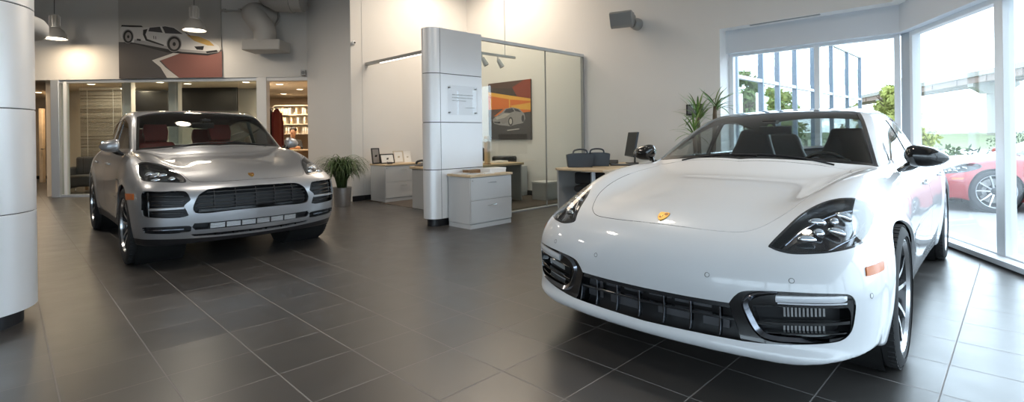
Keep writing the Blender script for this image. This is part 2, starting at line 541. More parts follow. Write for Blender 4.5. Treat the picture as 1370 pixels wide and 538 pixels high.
def thin_glass(name, tint, refl=1., rough=0., ior=1.5):
    m, nt, out = _new(name)
    t = nt.nodes.new('ShaderNodeBsdfTransparent'); t.inputs[0].default_value = (*tint, 1)
    g = nt.nodes.new('ShaderNodeBsdfGlossy'); g.inputs['Roughness'].default_value = rough; g.inputs[0].default_value = (refl, refl, refl, 1)
    lw = nt.nodes.new('ShaderNodeLayerWeight'); lw.inputs[0].default_value = .5
    pw = nt.nodes.new('ShaderNodeMath'); pw.operation = 'POWER'; pw.inputs[1].default_value = 5.; nt.links.new(lw.outputs['Facing'], pw.inputs[0])
    f = nt.nodes.new('ShaderNodeMath'); f.operation = 'MULTIPLY_ADD'; f.inputs[1].default_value = .96; f.inputs[2].default_value = .04; nt.links.new(pw.outputs[0], f.inputs[0])
    mx = nt.nodes.new('ShaderNodeMixShader')
    nt.links.new(f.outputs[0], mx.inputs[0]); nt.links.new(t.outputs[0], mx.inputs[1]); nt.links.new(g.outputs[0], mx.inputs[2]); nt.links.new(mx.outputs[0], out.inputs[0])
    return m
def emis(name, col, s):
    m, nt, out = _new(name)
    e = nt.nodes.new('ShaderNodeEmission'); e.inputs[0].default_value = (*col, 1); e.inputs[1].default_value = s
    nt.links.new(e.outputs[0], out.inputs[0]); return m

pbr('paint_white', (.755, .765, .785), .35, 0, 1., .02)
pbr('paint_silver', (.45, .46, .485), .33, .68, 1., .03)
pbr('paint_red', (.36, .008, .012), .35, 0, 1., .03)
pbr('black_gloss', (.006, .006, .007), .12, 0, .6, .03)
pbr('black_plastic', (.014, .014, .016), .45)
pbr('grille_gloss', (.035, .036, .04), .16, .3, .6)
pbr('gap', (.006, .006, .006), .8)
pbr('lining', (.018, .017, .017), .7)
pbr('leather_black', (.025, .023, .023), .5, bump=.1)
pbr('leather_red', (.36, .045, .035), .5, bump=.1)
pbr('lamp_black', (.012, .013, .016), .2, 0, .5)
pbr('lamp_rim', (.03, .032, .036), .15, 0, .8)
pbr('lamp_lens', (.50, .53, .57), .08, 0, 1.)
pbr('chrome', (.82, .83, .85), .08, 1.)
pbr('dark_chrome', (.22, .23, .26), .12, 1.)
pbr('silver', (.62, .62, .63), .3, .3)
pbr('radiator', (.13, .13, .14), .45, .4)
pbr('light_bar', (.72, .74, .78), .12, 0, 1.)
pbr('amber', (.58, .13, .003), .35, 0, .15)
pbr('tail_red', (.4, .01, .01), .2, 0, 1.)
pbr('gold', (.42, .24, .05), .35, .8)
pbr('gold_light', (.62, .42, .12), .35, .8)
pbr('crest_red', (.35, .02, .015), .3)
pbr('tire', (.022, .022, .023), .75, bump=.15, bscale=120)
pbr('disc', (.35, .34, .33), .35, 1.)
pbr('caliper', (.03, .03, .03), .4)
pbr('cap_dark', (.05, .05, .05), .25, .6)
pbr('rim_dark', (.022, .023, .026), .25, .4, .5)
pbr('rim_silver', (.62, .63, .65), .2, 1., .4)
pbr('mirror', (.9, .9, .9), .02, 1.)
thin_glass('car_glass', (.62, .66, .65), 1.)
thin_glass('dark_glass', (.16, .17, .17), 1.)
thin_glass('lens', (.93, .95, .97), 1.)
# ---------------------------------------------------------------- cars
def sheet(sk, M, mat, off=0., flip=False):
    V, T = M
    if len(T) == 0: return
    N = sk.s.normal(V)
    sk.add(V+N*off, T, N, mat)
def rim(sk, M, mat, d0, d1, into=False, keep=None):
    """wall strip along the outline of piece M between offsets d0 (upper) and d1 (lower)"""
    V, T = M
    if len(T) == 0: return
    N = sk.s.normal(V)
    e = bedges(T); a, b = e[:, 0], e[:, 1]
    if keep is not None:
        k = keep(V[a]); a, b = a[k], b[k]
    A, B, C, D = V[a]+N[a]*d0, V[b]+N[b]*d0, V[b]+N[b]*d1, V[a]+N[a]*d1
    m = len(a); i = np.arange(m)
    nn = np.cross(B-A, N[a]); nn /= np.maximum(np.linalg.norm(nn, axis=1), 1e-9)[:, None]
    q = np.concatenate([np.stack([i, i+3*m, i+2*m], 1), np.stack([i, i+2*m, i+m], 1)])
    if into: nn = -nn; q = q[:, ::-1]
    sk.add(np.concatenate([A, B, C, D]), q, np.concatenate([nn]*4), mat)

def half(M, sgn):
    V, T = M
    if len(T) == 0: return M
    return compact(V, T[(V[T][:, :, 1].mean(1)*sgn) > 0])

def nose_x(s, y, z):
    """x of the front surface at (y, z)"""
    y = np.atleast_1d(np.asarray(y, float)); z = np.broadcast_to(np.asarray(z, float), y.shape)
    lo = np.full(y.shape, -.3); hi = np.full(y.shape, 1.1)
    for _ in range(28):
        m = (lo+hi)/2
        v = s.f(np.stack([m, y, z], -1)); hi = np.where(v < 0, m, hi); lo = np.where(v < 0, lo, m)
    return hi
def side_y(s, x, z):
    x = np.atleast_1d(np.asarray(x, float)); z = np.broadcast_to(np.asarray(z, float), x.shape)
    lo = np.zeros(x.shape); hi = np.full(x.shape, 1.3)
    for _ in range(28):
        m = (lo+hi)/2
        v = s.f(np.stack([x, m, z], -1)); lo = np.where(v < 0, m, lo); hi = np.where(v < 0, hi, m)
    return lo
def top_z(s, x, y):
    x = np.atleast_1d(np.asarray(x, float)); y = np.broadcast_to(np.asarray(y, float), x.shape)
    lo = np.full(x.shape, .4); hi = np.full(x.shape, 1.9)
    for _ in range(28):
        m = (lo+hi)/2
        v = s.f(np.stack([x, y, m], -1)); lo = np.where(v < 0, m, lo); hi = np.where(v < 0, hi, m)
    return lo

def front_bar(mb, s, y0, y1, z0, z1, depth, h, t, n=24):
    """slat following the front surface from (y0, z0) to (y1, z1), sunk by depth"""
    k = np.linspace(0, 1, n)
    y = y0+(y1-y0)*k; z = z0+(z1-z0)*k
    x = nose_x(s, y, z)+depth
    rings = [[(x[i], y[i], z[i]-h/2), (x[i], y[i], z[i]+h/2), (x[i]+t, y[i], z[i]+h/2), (x[i]+t, y[i], z[i]-h/2)] for i in range(n)]
    mb.loft(rings)
def front_post(mb, s, y, z0, z1, depth, w, t, n=6, dy=0.):
    k = np.linspace(0, 1, n); z = z0+(z1-z0)*k; yy = y+dy*k
    x = nose_x(s, yy, z)+depth
    mb.loft([[(x[i], yy[i]-w/2, z[i]), (x[i], yy[i]+w/2, z[i]), (x[i]+t, yy[i]+w/2, z[i]), (x[i]+t, yy[i]-w/2, z[i])] for i in range(n)])

def make_wheel(car, c, sgn, R, rimr, w, style, mats, offset=0.):
    """wheel at c, outward along sgn*y; rim mesh carries tyre, disc, cap as sub-parts"""
    ax = (0, sgn, 0); c = np.array(c, float)
    dark, face = mats
    mb = MB()
    mb.lathe([(rimr*.93, -w*.45), (rimr*.90, -w*.1), (rimr*.90, w*.30), (rimr*.955, w*.42), (rimr*1.01, w*.475), (rimr*1.03, w*.47), (rimr*1.03, w*.40), (rimr*.98, -w*.45)], c, ax, 72, closed_prof=True)
    mb.mat(1).lathe([(rimr*.955, w*.425), (rimr*.985, w*.487), (rimr*1.012, w*.489), (rimr*1.02, w*.478), (rimr*1.0, w*.45)], c, ax, 72, closed_prof=True)
    mb.mat(0).lathe([(0, w*.02), (.075, w*.02), (.085, w*.18), (.07, w*.30), (.045, w*.33), (.04, w*.26), (0, w*.26)], c, ax, 40)
    A = np.array(ax, float)
    def P(r, t, h):
        return c+A*h+np.array([math.cos(t), 0, math.sin(t)])*r
    n_sp, split, wid = style
    for k in range(n_sp):
        a = 2*PI*k/n_sp+PI/2
        for q in (-1, 1):
            rings = []
            for u in np.linspace(0, 1, 9):
                r = .05+(rimr*.975-.05)*u
                t = a+q*(.32*split*(1-u)**1.5*.6+split*(.35+.65*u)*.30)
                hw = wid*(1.15-.55*u+.35*u**4)
                hf = w*(.31+.06*math.sin(u*PI)+.115*u**2)
                hb = hf-.030+.008*u
                dt = hw/r
                rings.append([P(r, t-dt, hf), P(r, t+dt, hf), P(r, t+dt*1.25, hb), P(r, t-dt*1.25, hb)])
            i0 = len(mb.f)
            mb.loft(rings)
            for j in range(i0, len(mb.f)):
                if (j-i0) < 32: mb.m[j] = 1 if (j-i0) % 4 == 0 else 0
    wheel = obj('wheel', mb, [dark, face], car, recalc=True)
    tb = MB()
    h = w/2
    prof = [(rimr*.97, -h*.86), (rimr*1.03, -h*.97), (R-.055, -h*1.05), (R-.03, -h*1.03), (R-.012, -h*.95), (R-.003, -h*.82)]
    for g in (-.5, -.17, .17, .5):
        prof += [(R, h*g-h*.06), (R-.008, h*g-h*.045), (R-.008, h*g+h*.045), (R, h*g+h*.06)]
    prof += [(R-.003, h*.82), (R-.012, h*.95), (R-.03, h*1.03), (R-.055, h*1.05), (rimr*1.09, h*1.01), (rimr*1.075, h*1.02), (rimr*1.06, h*.99), (rimr*1.02, h*.95), (rimr*.97, h*.86)]
    tb.lathe(prof, c, ax, 96, closed_prof=True)
    # tread sipes: little blocks across the shoulder
    for k in range(60):
        t = 2*PI*k/60
        for q in (-1, 1):
            p = c+A*(q*h*.83)+np.array([math.cos(t), 0, math.sin(t)])*(R-.002)
            rad = np.array([math.cos(t), 0, math.sin(t)]); tan = np.cross(A, rad)
            tb.box(p, (.024, h*.24, .006), np.stack([tan, A, rad], 1))
    obj('tire', tb, 'tire', wheel, sharp=30)
    db = MB().lathe([(.09, w*-.02), (rimr*.74, w*-.02), (rimr*.74, w*.06), (.09, w*.06)], c, ax, 48, closed_prof=True)
    obj('brake_disc', db, 'disc', wheel)
    cb = MB()
    a0, a1 = (2.6, 3.6) if True else (0, 1)
    cb.lathe([(rimr*.58, -w*.08), (rimr*.80, -w*.08), (rimr*.80, w*.12), (rimr*.58, w*.12)], c, ax, 12, a0, a1, closed_prof=True)
    obj('brake_caliper', cb, 'caliper', wheel, bevel=.006)
    hb = MB().lathe([(.033, w*.30), (.032, w*.335), (.0, w*.345)], c, ax, 32)
    obj('hub_cap', hb, 'cap_dark', wheel)
    return wheel

def crest(name, c, n, up, s, parent):
    """small gold shield with red and black bars, lying on a surface at c with normal n"""
    n = np.array(n, float); n /= np.linalg.norm(n); v = np.array(up, float); v -= n*(v@n); v /= np.linalg.norm(v); u = np.cross(v, n)
    half_ = [(0, 1.0), (.18, 1.06), (.52, 1.08), (.80, .98), (.86, .5), (.80, -.1), (.62, -.62), (.30, -1.02), (0, -1.22)]
    pol = half_+[(-x, y) for x, y in half_[-2:0:-1]]
    pol = [(x*s, y*s) for x, y in pol]
    mb = MB().mat(0).prism(pol, np.array(c)-n*.004, u, v, n*.0075)
    lay = np.array(c)+n*.0036
    def patch(poly, m, k=0): mb.mat(m).prism([(x*s, y*s) for x, y in poly], lay+n*k*.0004, u, v, n*.0008)
    for i in range(3):                                            # red/black bars in two quarters
        for q in (1, -1):
            y0 = .18+i*.24 if q == 1 else -.20-i*.22
            xw = .70 if q == 1 else .62-.17*i
            patch([(q*.06, y0), (q*xw, y0), (q*xw, y0+.12*1), (q*.06, y0+.12)], 1 if i % 2 == 0 else 2)
    patch([(-.26, -.36), (.26, -.36), (.24, .22), (0, .34), (-.24, .22)], 3, 1)
    patch([(-.10, -.25), (.06, -.25), (.10, .05), (.02, .2), (-.06, .1)], 2, 2)
    return obj(name, mb, ['gold', 'crest_red', 'black_gloss', 'gold_light'], parent, bevel=0)

def car_seat(car, x, y, z, hgt, mat, style, rear=False):
    """cushion, backrest, headrest (or one piece sports back)"""
    w = .27 if not rear else .25
    cb = MB().box((x-.26, y, z), (.52, w*2, .16))
    st = obj('seat', cb, mat, car, bevel=.06, seg=4)
    bb = MB()
    t = math.radians(18)
    u = np.array([0, 1., 0]); v = np.array([math.sin(t), 0, math.cos(t)]); d = np.array([math.cos(t), 0, -math.sin(t)])
    o = np.array([x-.04, y, z+.02])
    if style == 'sport':
        pol = [(-.25, 0), (.25, 0), (.275, .2), (.27, .42), (.20, .56), (.15, .70), (.12, hgt), (-.12, hgt), (-.15, .70), (-.20, .56), (-.27, .42), (-.275, .2)]
    else:
        pol = [(-.24, 0), (.24, 0), (.26, .2), (.25, .42), (.19, hgt-.24), (-.19, hgt-.24), (-.25, .42), (-.26, .2)]
    bb.prism(pol, o, u, v, d*.13)
    obj('backrest', bb, mat, st, bevel=.035, seg=4)
    if style != 'sport':
        hb = MB().prism([(-.12, hgt-.22), (.12, hgt-.22), (.14, hgt-.1), (.12, hgt), (-.12, hgt), (-.14, hgt-.1)], o+d*.01, u, v, d*.11)
        hb.tube([o+v*(hgt-.3)+u*.05+d*.06, o+v*(hgt-.15)+u*.05+d*.06], .007, 8)
        hb.tube([o+v*(hgt-.3)-u*.05+d*.06, o+v*(hgt-.15)-u*.05+d*.06], .007, 8)
        obj('headrest', hb, mat, st, bevel=.03, seg=4)
    return st

def mirror_housing(car, x, y0, y1, z0, z1, sgn, mat, loop):
    """door mirror: shell lofted along y, rounded front, flat glass at the back"""
    mb = MB(); rings = []
    for u in np.linspace(0, 1, 13):
        y = y0+(y1-y0)*u
        e = 1-abs(2*u-1)**(4.5 if u < .5 else 1.9)
        e = max(e, .06)**.5
        zc = (z0+z1)/2-(.018*u); hh = (z1-z0)/2*e*(1.0-.30*u)
        dx = .10*e*(1-.25*u)
        xx = x+.035*u
        ring = []
        for k in range(20):
            a = 2*PI*k/20
            cx, cz = math.cos(a), math.sin(a)
            px = xx-dx*max(-cx, 0)**.8+.03*max(cx, 0)**.3 if True else 0
            pz = zc+hh*(abs(cz)**.75)*(1 if cz >= 0 else -1)
            ring.append((px, sgn*y, pz))
        rings.append(ring)
    mb.loft(rings)
    o = obj('door_mirror', mb, mat, car, sharp=70)
    gb = MB().box((x+.052, sgn*(y0+y1)/2, (z0+z1)/2-.008), (.006, (y1-y0)*.78, (z1-z0)*.62))
    obj('mirror_glass', gb, 'mirror', o, bevel=.002)
    sb = MB()
    p0 = np.array([x, sgn*(y0+.03), z0+.03]); b0 = np.array(loop[0]); b1 = np.array(loop[1])
    b0[1] *= sgn; b1[1] *= sgn
    sb.tube([b0, (b0+p0)/2+np.array([0, 0, -.005]), p0], [.014, .013, .016], 10)
    sb.tube([b1, (b1+p0)/2+np.array([0, sgn*.02, -.012]), p0+np.array([.02, sgn*.05, 0])], [.016, .016, .02], 10)
    obj('mirror_arm', sb, 'black_gloss', o)
    return o

def build_car(S, car, h):
    s = S['shape']
    V, T = surface_net(s, h)
    M = compact(V, T)
    front = lambda V: V[:, 0] < 1.25
    any_ = lambda V: np.ones(len(V), bool)
    sides = lambda V: np.abs(V[:, 1]) > .42
    paint = S['paint']
    # wheel arches
    for xa in S['axles']:
        g = lambda V: np.where(np.abs(V[:, 1]) > .5, np.sqrt((V[:, 0]-xa)**2+(V[:, 2]-S['R'])**2)-S['arch'], 1.)
        _, M = clip(M, g)
    body = Skin(s); pieces = {}
    # glass
    ws = smooth_poly(S['ws'], 6, sharp=S.get('ws_sharp', ()))
    W, M = clip(M, cutter('plan', ws, lambda V: (V[:, 0] < 2.9) & (V[:, 2] > .8)))
    Wi, Wf = clip(W, cutter('plan', ws, any_, grow=-.028))
    rw = smooth_poly(S['rw'], 6, sharp=S.get('rw_sharp', ()))
    RW, M = clip(M, cutter('plan', rw, lambda V: (V[:, 0] > 2.9) & (V[:, 2] > .8)))
    dlo = smooth_poly(S['dlo'], 6, sharp=S.get('dlo_sharp', ()))
    gate = lambda V: (np.abs(V[:, 1]) > .42) & (V[:, 2] > .85)
    D, M = clip(M, cutter('side', dlo, gate))
    bx = S['bpillar']
    def sidewin(grow, lo, hi):
        base = cutter('side', dlo, any_, grow=grow)
        return lambda V: np.maximum(base(V), np.maximum(lo-V[:, 0], V[:, 0]-hi))
    DF, Dr = clip(D, sidewin(-.018, 0, bx-.03))
    DR, Dt = clip(Dr, sidewin(-.018, bx+.03, 9))
    trim = Skin(s)
    for p in (Dt, Wf): sheet(trim, p, 'black_gloss', .001)
    rim(trim, D, 'black_gloss', .001, -.02); rim(trim, DF, 'black_gloss', 0, -.02, True); rim(trim, DR, 'black_gloss', 0, -.02, True)
    trim.make('window_trim', car)
    g = Skin(s); sheet(g, Wi, 'car_glass', -.002); g.make('windshield', car)
    g = Skin(s); sheet(g, RW, 'car_glass', -.002); g.make('rear_window', car)
    for sg in (1, -1):
        for p in (DF, DR):
            g = Skin(s); sheet(g, half(p, sg), S.get('side_glass', 'car_glass'), -.004); g.make('side_window', car)
    # head lamps
    hl = smooth_poly(view('n', np.array(S['lamp'], float), S['lamp_n']), 5, sharp=S.get('lamp_sharp', ()))
    lampw = lambda V: front(V) & (np.abs(V[:, 1]) > .45) & (V[:, 2] > .55)
    Lm, M = clip(M, cutter('n', hl, lampw, S['lamp_n']))
    for sg in (1, -1):
        P = half(Lm, sg)
        b = Skin(s); sheet(b, P, 'lamp_black', -.050); rim(b, P, 'lamp_black', -.002, -.050, True)
        housing = b.make('headlamp', car)
        Pi, Pe = clip(P, cutter('n', hl, any_, S['lamp_n'], grow=-.010))
        b = Skin(s); sheet(b, Pi, 'lens', .0005); sheet(b, Pe, 'lamp_rim', .0008); b.make('headlamp_lens', housing)
        for (x, y, z, a, w_, h_, m) in S['pods']:
            mb = MB()
            p0 = np.array([[x, y*sg, z]]); p0 = s.snap(p0, 5); n = s.normal(p0)[0]
            u = np.array([0, sg, 0.]); u -= n*(u@n); u /= np.linalg.norm(u); v = np.cross(n, u); v *= np.sign(v[2])
            ca, sa = math.cos(a), math.sin(a); u, v = u*ca+v*sa, v*ca-u*sa
            R_ = np.stack([u, v, n], 1)
            mb.mat(0).ell(p0[0]-n*.030, (w_, h_, .020), R_, 20, 10)
            mb.mat(1).ell(p0[0]-n*.019, (w_*.72, h_*.62, .014), R_, 20, 10)
            obj('lamp_module', mb, ['chrome', 'lamp_lens'], housing)
        mb = MB()
        for bars in S['lamp_bars']:
            pts = np.array([[x, y*sg, z] for x, y, z in bars]); pts = s.snap(pts, 5); pts = pts-s.normal(pts)*.024
            mb.tube(smooth_poly(pts, 5, False), .0035, 8)
        if S['lamp_bars']: obj('lamp_bezel', mb, 'dark_chrome', housing)
    # front openings
    for fn in S['front']: M = fn(s, M, car)
    # shut lines
    parts = []
    for name, kind, poly, where, sgs in S['panels']:
        poly = np.array(poly)
        I, M = clip(M, cutter(kind, poly, where, grow=-.0015))
        Bn, M = clip(M, cutter(kind, poly, where, grow=.0015))
        sheet(body, Bn, 'gap', -.010)
        for sg in sgs:
            P = half(I, sg) if sg else I
            b = Skin(s); sheet(b, P, paint); rim(b, P, paint, 0, -.012); parts.append((name, b.make(name, car)))
        rim(body, Bn, 'gap', 0, -.010, True)
    # lower trim
    if 'lower' in S:
        Lw, M = clip(M, lambda V: V[:, 2]-S['lower'](V[:, 0], np.abs(V[:, 1])))
        b = Skin(s); sheet(b, Lw, 'black_plastic', -.004); rim(b, Lw, 'black_plastic', 0, -.02); b.make('lower_trim', car)
    sheet(body, M, paint); rim(body, M, paint, 0, -.014)
    # lining of the cabin
    lin = compact(M[0], M[1][((M[0][M[1]][:, :, 2].mean(1) > S['belt']-.05) & (M[0][M[1]][:, :, 0].mean(1) > 1.2) & (M[0][M[1]][:, :, 0].mean(1) < S['tail_in']))])
    b = Skin(s)
    V_, T_ = lin; N_ = s.normal(V_); b.add(V_-N_*.024, T_[:, ::-1], -N_, 'lining'); b.make('headliner', car)
    bo = body.make('car_body', car)
    # wheel wells
    for xa in S['axles']:
        for sg in (1, -1):
            mb = MB()
            mb.lathe([(0, .50), (S['arch']+.004, .50), (S['arch']+.004, .90)], (xa, 0, S['R']), (0, sg, 0), 40)
            obj('wheel_well', mb, 'gap', car, recalc=False)
    for i, xa in enumerate(S['axles']):
        for sg in (1, -1):
            make_wheel(car, (xa, sg*(S['track'][i]-S['ww']/2), S['R']), sg, S['R'], S['rim'], S['ww'], S['spokes'], S['wheel_mats'])
    # cabin
    bz = S['belt']; lmat = S['leather']
    mb = MB().boxb(1.35, S['tail_in']-.1, -.74, .74, .30, .36)
    mb.boxb(1.28, 1.34, -.78, .78, .30, bz-.08)
    mb.mat(1).boxb(1.3, S['tail_in'], .735, .765, .3, bz-.02); mb.boxb(1.3, S['tail_in'], -.765, -.735, .3, bz-.02)
    mb.mat(0).boxb(S['tail_in']-.35, S['tail_in']-.05, -.66, .66, bz-.10, bz-.06)
    obj('cabin_floor', mb, ['lining', lmat], car, bevel=.01)
    mb = MB()
    prof = [(1.42, bz-.10), (1.62, bz-.03), (1.85, bz-.01), (2.0, bz-.07), (1.98, bz-.16), (1.88, bz-.30), (1.42, bz-.30)]
    mb.prism(prof, (0, -.70, 0), (1, 0, 0), (0, 0, 1), (0, 1.40, 0))
    mb.prism([(1.80, bz-.03), (1.92, bz+.045), (2.0, bz+.03), (2.02, bz-.06)], (0, -.56, 0), (1, 0, 0), (0, 0, 1), (0, .36, 0))
    obj('dashboard', mb, 'lining', car, bevel=.02, seg=3)
    mb = MB().boxb(1.95, 3.0, -.13, .13, .36, bz-.34); obj('center_console', mb, 'lining', car, bevel=.03)
    for y in (-.38, .38):
        car_seat(car, S['seat_x'], y, S['seat_z'], S['seat_h'], lmat, S['seat_style'])
        car_seat(car, S['seat_x']+.98, y, S['seat_z']+.03, S['seat_h']-.08, lmat, S['seat_style'], True)
    # steering wheel
    c = np.array([2.10, -.38, bz-.09]); t = math.radians(68); n = np.array([math.sin(t), 0, math.cos(t)]); u = np.array([0, 1., 0]); v = np.cross(n, u)
    ring = [c+(math.cos(a)*u+math.sin(a)*v)*.18 for a in np.linspace(0, 2*PI, 40, endpoint=False)]
    mb = MB().tube(ring, .015, 10, closed=True)
    mb.ell(c-n*.02, (.065, .055, .03), np.stack([u, v, n], 1))
    for a in (0, PI, -PI/2 if v[2] > 0 else PI/2): mb.bar(c-n*.015, c+(math.cos(a)*u+math.sin(a)*v)*.18, .03, .012, n)
    mb.tube([c-n*.02, c-n*.22], .03, 12)
    obj('steering_wheel', mb, 'cap_dark', car)
    # rear view mirror
    xm = S['mirror_x']; zm = top_z(s, xm-.12, 0)[0]
    mb = MB().box((xm, 0, zm-.085), (.035, .24, .065), rot('Y', -12)); mb.tube([(xm, 0, zm-.06), (xm-.11, 0, zm-.004)], .012, 8)
    mb.boxb(xm-.16, xm-.07, -.05, .05, zm-.035, zm-.008)
    obj('rear_view_mirror', mb, 'black_plastic', car, bevel=.008)
    for sg in (1, -1): mirror_housing(car, *S['mirror'], sg, S['mirror_mat'], S['mirror_loop'])
    # emblem
    ex, ey = S['emblem']; ez = top_z(s, ex, ey)[0]; p = np.array([[ex, ey, ez]]); n = s.normal(p)[0]
    crest('emblem', p[0]+n*.002, n, (1, 0, .3), S['crest'], car)
    # side markers
    for sg in (1, -1):
        mp = np.array(S['marker'])
        q = smooth_poly(mp, 4, sharp=range(len(mp)))
        V2, T2 = S['_front_cache'] if '_front_cache' in S else M
        I, _ = clip(half(M, sg), cutter('side', q, lambda V: (np.abs(V[:, 1]) > .7)))
        b = Skin(s); sheet(b, I, 'amber', .006); rim(b, I, 'amber', .006, -.002); b.make('side_marker', car)
    # door handles
    for sg in (1, -1):
        for hx in S['handles']:
            y = side_y(s, hx, S['handle_z'])[0]*sg
            mb = MB().tube(smooth_poly([(hx-.11, y, S['handle_z']), (hx-.085, y+sg*.022, S['handle_z']), (hx+.085, y+sg*.022, S['handle_z']+.004), (hx+.11, y, S['handle_z']+.004)], 6, False), .011, 10)
            obj('door_handle', mb, S.get('handle_mat', paint), car)
    # tail lamps
    y = np.linspace(-.86, .86, 40)
    for z0 in (S['tail_z'],):
        lo = np.full(y.shape, 3.5); hi = np.full(y.shape, 5.4)
        for _ in range(28):
            m = (lo+hi)/2; v_ = s.f(np.stack([m, y, np.full(y.shape, z0)], -1)); lo = np.where(v_ < 0, m, lo); hi = np.where(v_ < 0, hi, m)
        mb = MB().loft([[(lo[i]-.02, y[i], z0-.03), (lo[i]+.006, y[i], z0-.03), (lo[i]+.006, y[i], z0+.03), (lo[i]-.02, y[i], z0+.03)] for i in range(40)])
        obj('tail_lamp', mb, 'tail_red', car)
    # wipers
    for (a, b_) in S['wipers']:
        pts = []
        for u in np.linspace(0, 1, 12):
            x = a[0]+(b_[0]-a[0])*u; y_ = a[1]+(b_[1]-a[1])*u
            p = s.snap(np.array([[x, y_, top_z(s, x, y_)[0]]]), 3); pts.append(p[0]+s.normal(p)[0]*.005)
        obj('wiper', MB().tube(pts, .0055, 8), 'black_plastic', car)
    for p in S['sensors']:
        for sg in (1, -1):
            x = nose_x(s, p[0]*sg, p[1])[0]; q = np.array([[x, p[0]*sg, p[1]]]); n = s.normal(q)[0]
            mb = MB().lathe([(0, .0012), (.0085, .0012), (.0095, .0004)], q[0], n, 20); mb.mat(1).lathe([(.0095, .0006), (.0115, .0006)], q[0], n, 20)
            obj('parking_sensor', mb, [paint, 'gap'], car, recalc=False)
    return car

# ---------------------------------------------------------------- front ends
def recess(name, s, P, car, mat, depth, rim_mat=None):
    b = Skin(s); sheet(b, P, mat, -depth); rim(b, P, rim_mat or mat, -.001, -depth, True); return b.make(name, car)

